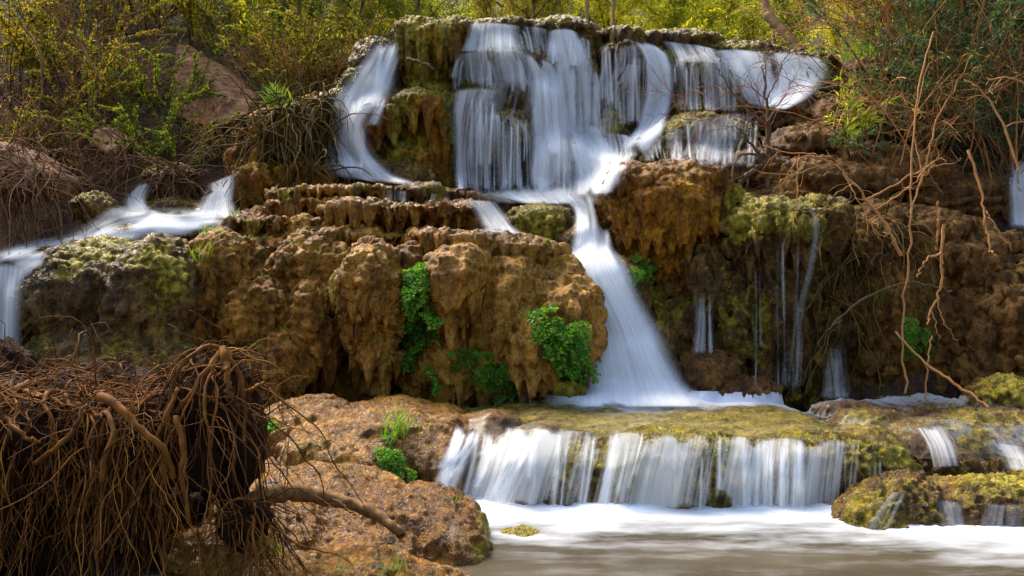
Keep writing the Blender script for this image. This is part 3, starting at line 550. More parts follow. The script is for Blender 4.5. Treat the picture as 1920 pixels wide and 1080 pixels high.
def ribbon(rows, dens=0.7, gap=0.03, top=0.08, bot=0.10, edge=0.32, layers=1, step=7.0, relax=0.004, ragged=.10, mod=.6, on=None, vmod=0.0, arc=0.0, nmin=5, endfade=.10):
    rows = [tuple(r) + ((1.0,) if len(r) == 4 else ()) for r in rows]
    R = np.array(rows, float)
    dx = R[:, 2:4] - R[:, 0:2]; R[:, 0:2] -= .07 * dx; R[:, 2:4] += .07 * dx; rows = [tuple(r) for r in R]
    w = np.linalg.norm(R[:, 2:4] - R[:, 0:2], axis=1).max(); h = np.linalg.norm(np.diff((R[:, 0:2] + R[:, 2:4]) / 2, axis=0), axis=1).sum()
    nu = int(np.clip(w / step, nmin, 90)); nv = int(np.clip(h / step, 8, 90))
    C = crom(rows, nv); s = np.linspace(0, 1, nu)
    PX = C[:, 0:1] * (1 - s) + C[:, 2:3] * s; PY = C[:, 1:2] * (1 - s) + C[:, 3:4] * s
    PY = PY - arc * (1 - (2 * s[None] - 1) ** 2) * (1 - np.linspace(0, 1, nv)[:, None]) ** 1.5 + arc * .5 * (1 - np.linspace(0, 1, nv)[:, None])
    Yr = np.empty((nv, nu))
    for j in range(nv):
        for i in range(nu):
            p, _ = hit(PX[j, i], PY[j, i], 60, on); Yr[j, i] = p[1] if p is not None else 99
    Yr = np.where(Yr > 90, np.median(Yr[Yr < 90]), Yr); med = np.median(Yr); Yr = np.where(np.abs(Yr - med) > 2.2, med + np.clip(Yr - med, -.6, .6), Yr)
    Yw = np.empty_like(Yr); Yw[0] = Yr[0] - gap
    for j in range(1, nv): Yw[j] = np.minimum(Yw[j - 1] + relax, Yr[j] - gap)
    E = Yw.copy()                                  # stay in front of the knobs
    for dj in (-1, 0, 1):
        for di in (-1, 0, 1):
            E = np.minimum(E, np.roll(np.roll(np.pad(Yw, 1, mode='edge'), dj, 0), di, 1)[1:-1, 1:-1])
    Yw = blur(blur(E, 4, 0), 4, 1)
    NFALL[0] += 1; sd = 300 + NFALL[0]
    VV, QQ, DD, UU, FF = [], [], [], [], []; base = 0
    for L in range(layers):
        Y = Yw - L * 0.03
        V = np.stack([(PX - 960) / F * Y, Y, ZC + (540 - PY) / F * Y], -1)
        wid = np.linalg.norm(V[:, -1] - V[:, 0], axis=1).mean()
        vl = np.concatenate([[0], np.cumsum(np.linalg.norm(np.diff(V.mean(1), axis=0), axis=1))])
        ripple = 0.018 * pn(np.stack([(s[None] * wid * 9 + 0 * PX).ravel(), (vl[:, None] * .5 + 0 * PX).ravel(), np.full(PX.size, sd + L * 5.3)], 1), sd).reshape(PX.shape)
        V[..., 1] -= np.abs(ripple)
        wob = lambda k: .10 * pn(np.stack([vl * 1.6, np.full(nv, k + sd), 0 * vl], 1), sd + k)[:, None]
        q = np.linspace(0, 1, nv)[:, None] + ragged * pn(np.stack([s * wid * 5, np.full(nu, sd), 0 * s], 1), sd + 9)[None]
        FD = sstep(0, edge, s[None] + wob(1) - .03) * sstep(0, edge, 1 - s[None] + wob(2) - .03)
        FD = FD * sstep(0, max(top, 1e-3), q) * sstep(0, max(bot, 1e-3), 1 - q)
        q0 = np.linspace(0, 1, nv)[:, None]; FD = FD * sstep(0, .06, q0) * sstep(0, endfade, 1 - q0)
        D = C[:, 4:5] * dens * (.55 + .45 * FD)
        if L: D = D * 0.7
        D = D * (1 + .55 * mod * pn(np.stack([s * wid * 3.2, np.full(nu, sd + .5), 0 * s], 1), sd + 19)[None])
        if vmod: D = D * np.clip(1 + vmod * fbm(np.stack([(s[None] * wid * 4 + 0 * PX).ravel(), (vl[:, None] * 2.2 + 0 * PX).ravel(), np.full(PX.size, sd + .3)], 1), 2, sd).reshape(PX.shape), .1, 1.6)
        U = np.stack([s[None] * wid + 0 * PX + sd * 1.37 + L * 3.1, vl[:, None] + 0 * PX + sd], -1)
        i = (np.arange(nv - 1)[:, None] * nu + np.arange(nu - 1)[None]); Q = np.stack([i, i + 1, i + nu + 1, i + nu], -1).reshape(-1, 4)
        VV.append(V.reshape(-1, 3)); QQ.append(Q + base); DD.append(D.ravel()); FF.append(FD.ravel()); UU.append(U.reshape(-1, 2)); base += nu * nv
    WATER.append(VV[0])
    return np.concatenate(VV), np.concatenate(QQ), np.concatenate(DD), np.concatenate(FF), np.concatenate(UU)
def fall(label, rows, dens=0.7, name='waterfall', cat='waterfall', group=None, mat='fall', **kw):
    V, Q, D, FD, U = ribbon(rows, dens, **kw)
    return tag(mesh_obj(name, V, Q, M[mat], attrs={'dens': D, 'fade': FD}, uv=U), label, cat, group)
def strand_fall(label, defs, seed, dens=.8, group=None, on=None):
    """a fall of separate threads; defs: (count, x0, x1, ytop0, ytop1, ybot0, ybot1, drift to px, drift amount, width)"""
    rng = np.random.default_rng(seed); items = []
    for (n, x0, x1, ya, yb, yc, yd, tgt, amt, wd) in defs:
        for _ in range(n):
            f = rng.random(); x = x0 + (x1 - x0) * f; y0 = ya + (yb - ya) * f + abs(rng.normal(0, 9)); y1 = yc + (yd - yc) * f + rng.normal(0, 3)
            if rng.random() < .25: y1 = y0 + (y1 - y0) * rng.uniform(.5, .9)
            xe = x + (tgt - x) * amt + rng.normal(0, 3); w0 = wd * rng.uniform(.4, 1.0); w1 = wd * rng.uniform(.6, 1.7)
            rows = []
            for k in range(5):
                u = k / 4; xx = x + (xe - x) * u ** (.6 if amt < 0 else 1.2); ww = w0 + (w1 - w0) * u; yy = y0 + (y1 - y0) * u; rows.append((xx - ww, yy, xx + ww, yy))
            items.append(ribbon(rows, dens * rng.uniform(.6, 1.15), gap=.045, top=.15, bot=.10, edge=.5, step=5.0, ragged=.05, mod=.2, on=on, nmin=5))
    c = np.concatenate([i[0] for i in items]); t = empty('waterfall', ((c[:, 0].min() + c[:, 0].max()) / 2, c[:, 1].mean(), c[:, 2].min()))
    for V, Q, D, FD, U in items: mesh_obj('strand', V, Q, M['strand'], t, attrs={'dens': D, 'fade': FD}, uv=U)
    return tag(t, label, 'waterfall', group)

UK = dict(layers=2, step=6.0)
U_, L_, T_ = 'strands of the upper falls', 'strands of the lowest cascade', 'thin trickles'
fall('leftmost upper waterfall curving down past the root bank', [(708,70,756,78),(678,105,752,120),(640,150,748,165),(618,185,730,192),(612,225,696,232),(600,270,710,288),(614,320,765,332),(630,336,840,358)], .80, layers=3, group=U_)
def up(label, rows, dens, arc=14, **kw):
    a = dict(layers=2, step=6.0, edge=.22, arc=arc, group=U_, ragged=.16, mod=.8, top=.05, bot=.14); a.update(kw); fall(label, rows, dens, **a)
up('threads over the very top lip of the cliff centre', [(876,40,980,46),(866,66,985,70),(852,100,1000,98)], .62, 6, mat='threads')
up('thin threads over the moss right of the very top lip', [(975,46,1030,52),(985,75,1030,80),(992,100,1034,108)], .5, 4, mat='threads')
up('white sheet folding over the upper bulge of the cliff', [(846,100,1006,94),(842,124,1024,122),(844,165,1042,168)], .68, 16, bot=.3)
up('pale veil down the left margin beside the dark column', [(845,166,940,164),(842,220,915,214),(846,290,896,290),(850,364,900,366)], .66, 10)
up('veil under the upper bulge spreading over the middle lobe', [(905,150,1030,146),(890,190,1030,190),(880,230,1020,232),(872,300,1014,304)], .44, 10, bot=.35)
up('dome shaped veil over the green lobe low on the cliff', [(880,216,984,218),(866,250,1004,250),(866,300,1006,302),(862,364,1010,366)], .46, 22, mat='threads')
up('tall fall from the top lip right of the cliff centre', [(1026,56,1082,56),(1026,90,1104,92),(1032,124,1118,126)], .92, 8)
up('white fall over the second step right of the cliff centre', [(1030,118,1120,122),(1036,160,1124,160),(1044,210,1126,210),(1040,262,1134,262)], .85, 18, bot=.25)
up('slanting fall joining the two central upper falls', [(980,96,1040,118),(990,150,1060,160),(996,210,1074,220),(990,290,1084,290),(984,366,1070,366)], .85, 4)
up('dome shaped veil at the lower right of the cliff centre', [(1000,282,1082,282),(994,315,1092,315),(992,368,1096,368)], .58, 24)
up('bright spreading slope at the right foot of the cliff centre', [(1054,236,1132,234),(1062,280,1160,276),(1070,322,1178,310),(1070,372,1150,368)], 1.0, 4, layers=3)
up('speckled thin veil at the foot of the dark hollow', [(1116,248,1186,254),(1120,290,1196,284),(1116,336,1170,326)], .55, 8, mat='threads')
up('threads over the upper of the green overhanging lobes', [(1126,80,1204,84),(1116,120,1212,130),(1112,170,1170,175),(1116,262,1160,262)], .46, 12, mat='threads')
up('threads over the lower of the green overhanging lobes', [(1150,122,1220,126),(1150,160,1218,166),(1156,240,1214,240)], .48, 14, mat='threads')
up('narrow bright fall between the overhanging lobes and the mossy wall', [(1188,74,1250,92),(1208,122,1264,132),(1208,190,1260,194),(1186,244,1240,250),(1150,286,1220,292)], 1.05, 6, layers=3)
up('sparse threads over the mossy wall right of the narrow bright fall', [(1246,110,1392,112),(1252,150,1396,150),(1262,212,1396,214)], .50, 16, mat='threads')
up('thin water along the top lip above the mossy wall', [(1236,74,1346,90),(1246,92,1356,104),(1258,118,1370,122)], .62, 4, mat='threads')
up('left flank of the fan at the far right of the upper cliff', [(1338,92,1440,98),(1356,124,1462,134),(1384,164,1470,176),(1392,200,1446,208)], .95, 6, layers=3)
up('right flank of the fan at the far right of the upper cliff', [(1430,96,1552,110),(1444,130,1552,146),(1446,166,1522,182),(1424,204,1470,208)], .95, 6, layers=3)
up('veil spilling over the rounded light green mound', [(1282,226,1434,210),(1268,254,1428,244),(1262,286,1412,282),(1262,312,1398,318)], .55, 14)
up('thin veil over the left lobes of the light green mound', [(1196,250,1290,238),(1190,272,1290,268),(1204,304,1290,306)], .52, 10, mat='threads')
for k, (lab, df) in enumerate([
  ('threads down the steps of the leftmost upper fall', [(10,706,748,80,84,166,172,690,.5,7), (14,632,725,168,176,232,236,648,.35,8), (14,618,690,228,232,328,334,680,.25,9)]),
  ('bright threads along the very top lip of the cliff centre', [(12,880,1000,46,50,98,98,930,-.2,5)]),
  ('bright threads hanging from the upper bulge of the cliff', [(20,852,1030,98,104,166,172,930,-.12,6)]),
  ('threads down the left margin of the central upper fall', [(12,850,925,172,172,362,364,880,.1,6)]),
  ('long threads dripping off the green lobe low on the cliff', [(16,880,1000,212,216,360,364,940,.05,4)]),
  ('threads in the tall fall right of the cliff centre', [(12,1030,1110,64,66,124,126,1075,-.2,6), (16,1036,1120,122,126,250,252,1080,-.05,7)]),
  ('threads in the slanting fall of the cliff centre', [(12,984,1050,106,130,290,300,1060,.35,7)]),
  ('threads down the low right dome of the cliff centre', [(12,1004,1090,276,280,362,366,1045,-.25,6)]),
  ('threads on the bright slope at the right foot of the cliff', [(12,1062,1130,245,250,356,366,1200,.25,8)]),
  ('fine threads from the green overhanging lobes', [(18,1128,1212,80,96,190,250,1160,.1,4)]),
  ('threads in the narrow bright fall right of the lobes', [(8,1210,1250,90,104,190,196,1238,.2,7), (8,1214,1250,192,196,270,276,1160,.6,8)]),
  ('fine threads down the mossy wall under the right lip', [(14,1256,1395,114,118,200,210,1320,.0,4)]),
  ('threads in the fan at the far right of the upper cliff', [(26,1345,1546,98,114,176,184,1440,.45,7)]),
  ('threads down the light green mound', [(16,1286,1424,222,216,306,314,1340,.08,5), (6,1205,1280,252,250,296,302,1230,.1,4)]),
  ]): strand_fall(lab, df, 20 + k, .8, U_)
fall('frothing water collecting at the foot of the upper cliff', [(850,352,1150,346),(866,366,1140,366),(930,382,1130,384)], .95, gap=.04, top=.3, bot=.2, layers=2)
fall('big white chute racing down the middle right of the mound', [(1030,366,1128,348),(1068,388,1132,382),(1076,420,1140,420),(1068,460,1150,462),(1048,500,1172,492),(1056,545,1200,545),(1080,605,1236,612),(1086,670,1268,672),(1066,764,1336,764)], 1.15, gap=.05, layers=4, bot=.01, endfade=.02, edge=.25, on=('chute_bed', 'moss_ledge', 'cliff_wall'))
fall('small fall left of the mossy boulder above the mound', [(866,372,934,376),(890,400,950,400),(904,436,990,442)], .85, layers=2)
fall('thin water film running off the top ledge of the mound', [(690,352,860,366),(694,372,850,388)], .40)
fall('right hand small fall feeding the left stream', [(388,344,444,322),(368,385,444,370),(345,418,452,408)], .88, layers=2)
fall('left hand small fall feeding the left stream', [(258,342,286,342),(232,370,278,380),(222,396,305,404)], .85, layers=2)
fall('white stream running left above the mossy dome', [(458,388,440,424),(340,388,352,444),(222,388,262,452),(140,428,190,478),(50,452,118,512),(-10,468,70,560),(-40,480,58,590)], 1.05, gap=.045, layers=2, name='stream', cat='stream', edge=.25, relax=.05, vmod=.9, on=('stream_bed', 'boulder'))
fall('fall leaving the frame at the left edge beside the dome', [(-30,486,60,500),(-30,560,48,560),(-30,610,44,620),(-30,668,42,664)], .72, layers=2)
fall('small distant fall glimpsed through the thicket at the right edge', [(1890,300,1935,300),(1888,350,1935,350),(1892,430,1940,430)], .8, layers=2)
fall('faint trickle down the face of the mossy dome', [(150,500,180,500),(140,560,175,560),(130,640,175,640)], .3)
LD = ('moss_ledge', 'dry_ledge')
fall('pale thin veil behind the threads of the lowest cascade', [(862,796,1640,826),(846,840,1640,850),(826,890,1636,896),(806,950,1630,966)], .52, edge=.06, layers=1, ragged=.5, mod=1.5, mat='threads', on=LD, group=L_)
strand_fall('dense fan of threads at the left end of the mossy ledge', [(26,880,1010,800,815,950,958,790,.28,10), (18,856,900,794,802,940,952,780,.50,10)], 1, .95, L_, LD)
strand_fall('threads left of the middle of the mossy ledge', [(24,990,1235,800,800,956,962,900,.10,8)], 2, .85, L_, LD)
strand_fall('few separate threads right of the middle of the mossy ledge', [(8,1235,1345,815,820,960,964,1250,.05,6)], 3, .75, L_, LD)
strand_fall('bluish group of threads towards the right of the mossy ledge', [(26,1338,1510,812,822,962,966,1420,.03,8)], 4, .9, L_, LD)
strand_fall('sparse threads at the right end of the mossy ledge', [(8,1510,1660,830,850,950,960,1600,.0,5)], 5, .6, L_, LD)
fall('curved small fall at the right end of the mossy ledge', [(1712,800,1768,796),(1732,836,1790,830),(1742,880,1806,876)], .62, ragged=.3, edge=.2, mat='threads', group=L_)
fall('small fall at the right edge by the grey shelf', [(1850,824,1925,836),(1868,852,1935,856),(1880,884,1950,884)], .7)
fall('left small fall over the low moss hump', [(1668,918,1704,922),(1634,960,1686,966),(1612,1000,1672,1000)], .55)
fall('middle small strands over the low moss hump', [(1752,935,1806,938),(1760,965,1812,968),(1764,998,1818,1000)], .55)
fall('right small strands over the low moss hump', [(1836,940,1925,944),(1826,975,1925,978),(1816,1006,1925,1008)], .5)
fall('trickle bending over the right of the moss capped pillar', [(1494,374,1544,380),(1520,415,1558,425),(1510,480,1554,490),(1482,600,1534,600),(1462,748,1534,748)], .48, group=T_)
strand_fall('trickle of threads down the middle of the moss capped pillar', [(9,1448,1500,436,440,740,744,1475,.2,5)], 61, .5, T_)
fall('faint trickle left of the moss capped pillar', [(1298,535,1346,540),(1298,600,1346,600),(1288,668,1352,670)], .42, top=.5, mat='threads', group=T_)
strand_fall('threads falling left under the moss cap', [(8,1388,1436,470,476,736,744,1425,.3,4)], 62, .45, T_)
fall('pale veil at the foot of the wall right of the pillar', [(1552,630,1584,630),(1540,690,1594,690),(1524,752,1606,752)], .5, top=.5, group=T_)
fall('pale thread at the lower right of the front slab', [(846,980,862,984),(838,1010,858,1014)], .45, group=T_)

def lower_pool():
    xs = np.linspace(-2.6, 8, 160); ys = np.linspace(2.0, 8.0, 150); X, Yg = np.meshgrid(xs, ys); x, y = X.ravel(), Yg.ravel()
    front = 7.0 - .12 * sstep(.0, -1, x) - .55 * sstep(2.2, 2.7, x)
    p = np.stack([x * 1.1, y * 1.1, 0 * x], 1)
    d = (front + .2 * fbm(p, 2, 77)) - y
    fo = np.exp(-np.maximum(d - .12, 0) / .42) * sstep(-1.0, -.35, x)
    fo = fo * sstep(-.9, -.4, x + (y - 6.3) * .8) * (1 - .35 * sstep(2.2, 3.0, x))
    z = 0.012 * fbm(np.stack([x * 2, y * 3, 0 * x], 1), 3, 78) * (.4 + fo) + .05 * fo
    nx = len(xs); i = np.arange(len(ys) - 1)[:, None] * nx + np.arange(nx - 1)[None]
    Q = np.stack([i, i + 1, i + nx + 1, i + nx], -1).reshape(-1, 4)
    structure(mesh_obj('pool_water', np.stack([x, y, z], 1), Q, M['pool'], origin=False, attrs={'foam': np.clip(fo * 1.15, 0, 1)}))
lower_pool()
def shelf_film():
    xs = np.linspace(-.35, 5.2, 140); ys = np.linspace(7.25, 9.45, 80); X, Yg = np.meshgrid(xs, ys)
    Z = np.array([[top_z(a, b, .9) for a in xs] for b in ys])
    Z = np.clip(Z, .30, .575); Z = np.maximum(blur(blur(Z, 3, 0), 3, 1), Z) + .012
    x, y = X.ravel(), Yg.ravel()
    fo = .75 * sstep(8.6, 9.4, y) * sstep(.05, .7, x) * (1 - .55 * sstep(1.8, 3.2, x)) + .5 * np.exp(-((x - 1.15) / .5) ** 2) * sstep(8.3, 9.2, y)
    fo = fo + .25 * sstep(3.2, 4.0, x) * sstep(8.2, 7.6, y)
    nx = len(xs); i = np.arange(len(ys) - 1)[:, None] * nx + np.arange(nx - 1)[None]
    Q = np.stack([i, i + 1, i + nx + 1, i + nx], -1).reshape(-1, 4)
    structure(mesh_obj('shelf_water', np.stack([x, y, Z.ravel()], 1), Q, M['film'], origin=False, attrs={'foam': np.clip(fo, 0, 1)}))
shelf_film()
def soak_rocks():
    """rock within a hand's width of running water is soaked: darker and glossier"""
    W = np.concatenate(WATER)
    def keys(p, c): k = np.floor(p / c).astype(np.int64) + 4096; return (k[:, 0] << 40) | (k[:, 1] << 20) | k[:, 2]
    sets = []
    for c in (.07, .16):
        K = [keys(W + np.array(d) * c, c) for d in ((0, 0, 0), (1, 0, 0), (-1, 0, 0), (0, 1, 0), (0, -1, 0), (0, 0, 1), (0, 0, -1))]; sets.append((c, np.unique(np.concatenate(K))))
    for ob, V in ROBJ:
        sk = sum(.5 * np.isin(keys(V, c), S) for c, S in sets)
        at = ob.data.attributes.new('soak', 'FLOAT', 'POINT'); at.data.foreach_set('value', sk.astype(np.float32))
soak_rocks()
# ------------------------------------------------------------------ tubes and leaves
def tube(pts, rad, sides=5):
    pts = np.asarray(pts, float); n = len(pts); rad = np.broadcast_to(rad, n)
    t = np.gradient(pts, axis=0); t /= np.linalg.norm(t, axis=1, keepdims=True) + 1e-9
    ref = np.array([0, 0, 1.0]) if abs(t[:, 2]).mean() < .8 else np.array([1.0, 0, 0])
    a = np.cross(t, ref); a /= np.linalg.norm(a, axis=1, keepdims=True) + 1e-9; b = np.cross(t, a)
    th = np.linspace(0, 2 * np.pi, sides, endpoint=False)
    V = pts[:, None] + rad[:, None, None] * (np.cos(th)[None, :, None] * a[:, None] + np.sin(th)[None, :, None] * b[:, None])
    i = np.arange(n - 1)[:, None] * sides; j = np.arange(sides); k = (j + 1) % sides
    Q = np.stack([i + j, i + k, i + sides + k, i + sides + j], -1).reshape(-1, 4)
    return V.reshape(-1, 3), Q
def join(parts):
    Vs, Qs, o = [], [], 0
    for V, Q in parts: Vs.append(V); Qs.append(Q + o); o += len(V)
    return np.concatenate(Vs), np.concatenate(Qs)
def wander(start, dirn, length, n, jit, grav, rng=RNG):
    """a wandering line: direction drifts by jit per step and by grav towards the ground (negative: upwards)"""
    p = np.array(start, float); d = np.array(dirn, float); d /= np.linalg.norm(d); L = length / (n - 1); o = [p.copy()]
    for _ in range(n - 1):
        d = d + rng.normal(0, jit, 3) + np.array([0, 0, -grav]); d /= np.linalg.norm(d); p = p + d * L; o.append(p.copy())
    return np.array(o)
def leaves(c, d, length, width, rng=RNG):
    """folded lens-shaped leaves: centres c, axes d"""
    n = len(c); d = d / (np.linalg.norm(d, axis=1, keepdims=True) + 1e-9)
    r = rng.normal(0, 1, (n, 3)); s = np.cross(d, r); s /= np.linalg.norm(s, axis=1, keepdims=True) + 1e-9; u = np.cross(d, s)
    L = np.broadcast_to(length, n)[:, None] * rng.uniform(.7, 1.25, (n, 1)); W = np.broadcast_to(width, n)[:, None] * rng.uniform(.7, 1.25, (n, 1))
    mid = c + d * L * .45 + u * W * .25
    V = np.stack([c, mid + s * W * .5, c + d * L - u * L * .10, mid - s * W * .5], 1).reshape(-1, 3)
    return V, np.arange(4 * n).reshape(-1, 4)
def along(pts, n, lo=0.2, rng=RNG):
    t = rng.uniform(lo, 1, n) * (len(pts) - 1); i = np.minimum(t.astype(int), len(pts) - 2); f = (t - i)[:, None]
    return pts[i] * (1 - f) + pts[i + 1] * f, pts[i + 1] - pts[i]

def copy_thing(o, loc, rotz, scale, label, name=None):
    r = o.copy(); COL.objects.link(r); r.location = loc; r.rotation_euler = (0, 0, rotz); r.scale = (scale,) * 3 if not hasattr(scale, '__len__') else scale
    r['label'] = label
    for ch in o.children:
        c = ch.copy(); COL.objects.link(c); c.parent = r
    return r

def make_tree(name, height, spread, mat, leaf_l, leaf_w, nleaf, bark, seed, base_crown=.15, trunk_r=.09):
    rng = np.random.default_rng(seed); t = empty(name, (0, 0, 0)); wood, LV = [], []
    trunk = wander((0, 0, -.1), (rng.normal(0, .1), rng.normal(0, .1), 1), height * .8, 12, .06, -.03, rng)
    limbs = []
    for k in range(16):
        u = base_crown + (1 - base_crown) * (k + .5) / 16; i = u * 11; j = int(min(i, 10)); s = trunk[j] * (1 - (i - j)) + trunk[j + 1] * (i - j)
        a = k * 2.4 + rng.normal(0, .4); ln = spread * (1.1 - .55 * u) * rng.uniform(.7, 1.15)
        limbs.append(wander(s, (math.cos(a), math.sin(a), .45 + .5 * u), ln, 8, .14, -.05, rng))
    tw = []
    for lb in limbs:
        for k in range(7):
            p, dd = along(lb, 1, .25, rng); tw.append(wander(p[0], dd[0] / np.linalg.norm(dd[0]) + rng.normal(0, .8, 3), spread * .33 * rng.uniform(.6, 1.2), 6, .25, .02, rng))
    V, Q = join([tube(trunk, np.linspace(trunk_r, trunk_r * .25, 12), 7)] ); mesh_obj('trunk', V, Q, bark, t)
    V, Q = join([tube(lb, np.linspace(trunk_r * .38, .008, 8), 4) for lb in limbs] + [tube(x, np.linspace(.009, .004, 6), 3) for x in tw]); mesh_obj('limbs', V, Q, bark, t)
    per = nleaf // len(tw); c, d = [], []
    for x in tw:
        p, dd = along(x, per, 0.0, rng); c.append(p + rng.normal(0, .05 * spread, (per, 3))); d.append(dd / np.linalg.norm(dd, axis=1, keepdims=True) * .6 + rng.normal(0, .7, (per, 3)) + np.array([0, 0, -.3]))
    V, Q = leaves(np.concatenate(c), np.concatenate(d), leaf_l, leaf_w, rng); mesh_obj('crown', V, Q, mat, t, smooth=False)
    return t

def make_shrub(name, height, spread, mat, leaf_l, leaf_w, nleaf, bark, seed, nstem=16, arch=.10, twigs=3, lean=(0, 0)):
    rng = np.random.default_rng(seed); t = empty(name, (0, 0, 0)); st, tw = [], []
    for k in range(nstem):
        a = rng.uniform(0, 2 * math.pi); r = spread * .25 * rng.uniform(0, 1)
        d = np.array([math.cos(a) * spread / height * .9 + lean[0], math.sin(a) * spread / height * .9 + lean[1], 1.0])
        s = wander((math.cos(a) * r, math.sin(a) * r, -.1), d, height * rng.uniform(.6, 1.15), 12, .09, arch * rng.uniform(0, 1), rng); st.append(s)
        for _ in range(twigs):
            p, dd = along(s, 1, .3, rng); tw.append(wander(p[0], dd[0] / np.linalg.norm(dd[0]) + rng.normal(0, .55, 3), height * .35 * rng.uniform(.5, 1.2), 7, .15, .04, rng))
    V, Q = join([tube(x, np.linspace(.011, .004, 12), 4) for x in st] + [tube(x, np.linspace(.005, .0025, 7), 3) for x in tw]); mesh_obj('stems', V, Q, bark, t)
    if nleaf:
        al = tw + [s[4:] for s in st]; per = max(1, nleaf // len(al)); c, d = [], []
        for x in al:
            p, dd = along(x, per, .1, rng); c.append(p); d.append(dd / np.linalg.norm(dd, axis=1, keepdims=True) + rng.normal(0, .6, (per, 3)) + np.array([0, 0, -.15]))
        V, Q = leaves(np.concatenate(c), np.concatenate(d), leaf_l, leaf_w, rng); mesh_obj('foliage', V, Q, mat, t, smooth=False)
    return t
def gz(x, y): return top_z(x, y, 40)

# ------------------------------------------------------------------ trees behind the falls
tr_a = make_tree('leafy_tree', 6.5, 2.3, M['leaf_yellow'], .085, .045, 15000, M['bark'], 1)
tr_b = make_tree('leafy_tree', 7.5, 2.5, M['leaf_green'], .08, .05, 15000, M['bark_tan'], 2)
tr_c = make_tree('leafy_tree', 5.5, 2.2, M['leaf_olive'], .075, .035, 15000, M['bark'], 3, .05)
protos = [tr_a, tr_b, tr_c]; used = [False] * 3
kinds = ['yellow green', 'deep green', 'olive brown']
# pixel column, distance, kind, scale, what it stands near
TREES = [(560,17.0,1,1.0,'behind the red stone at the left of the falls'), (660,16.0,2,.8,'just behind the left upper fall'), (730,18.5,0,1.0,'above the left shoulder of the cliff'),
 (820,16.2,1,.8,'behind the golden mossy brow'), (900,18.0,2,1.0,'behind the centre of the cliff top'), (985,16.0,2,.8,'close behind the top lip of the cliff'), (1060,18.0,1,.9,'behind the tallest white fall'),
 (1130,16.4,0,.8,'behind the overhanging lobes'), (1210,18.5,2,1.0,'far behind the narrow bright fall'), (1280,16.2,0,.8,'behind the mossy wall right of centre'), (1370,17.5,0,1.0,'behind the wide fanning fall'),
 (1455,19.5,1,1.0,'behind the leaning tan trunk'), (1600,20.0,0,1.0,'behind the sunlit grass bank'), (1700,17.0,1,1.0,'above the right thicket'), (1830,18.0,2,1.1,'above the right thicket near the frame edge'),
 (470,18.5,0,1.1,'sunlit at the top of the left hillside'), (380,17.0,0,.9,'above the big red slab'), (280,18.5,2,1.0,'left above the big red slab'), (170,17.0,1,.9,'high on the left hillside'), (60,18.0,2,1.0,'at the top left corner'), (-60,16.5,1,1.0,'cut by the left frame edge at the top'),
 (620,24,0,1.4,'far back left of the falls'), (800,24,1,1.4,'far back above the brow'), (960,25,0,1.5,'far back above the cliff centre'), (1120,24,2,1.4,'far back above the lobes'), (1290,25,0,1.5,'far back above the right fall'), (1440,26,0,1.4,'far back beside the leaning trunk'), (1900,25,1,1.6,'far back at the right edge'), (430,25,0,1.5,'far back over the left hillside'), (220,25,1,1.5,'far back at the upper left'), (1640,27,0,1.3,'far back over the grass bank')]
for k, (px, Y, kd, sc, where) in enumerate(TREES):
    sc *= .62 if Y < 21 else .8
    x = (px - 960) / F * Y; loc = (x, Y, gz(x, Y)); lab = '%s tree %s' % (kinds[kd], where)
    if not used[kd]:
        o = protos[kd]; used[kd] = True; o.location = loc; o.scale = (sc,) * 3
    else: o = copy_thing(protos[kd], loc, k * 1.7, sc * (1 + .1 * math.sin(k * 3)), lab)
    tag(o, lab, 'tree', 'trees behind the falls')

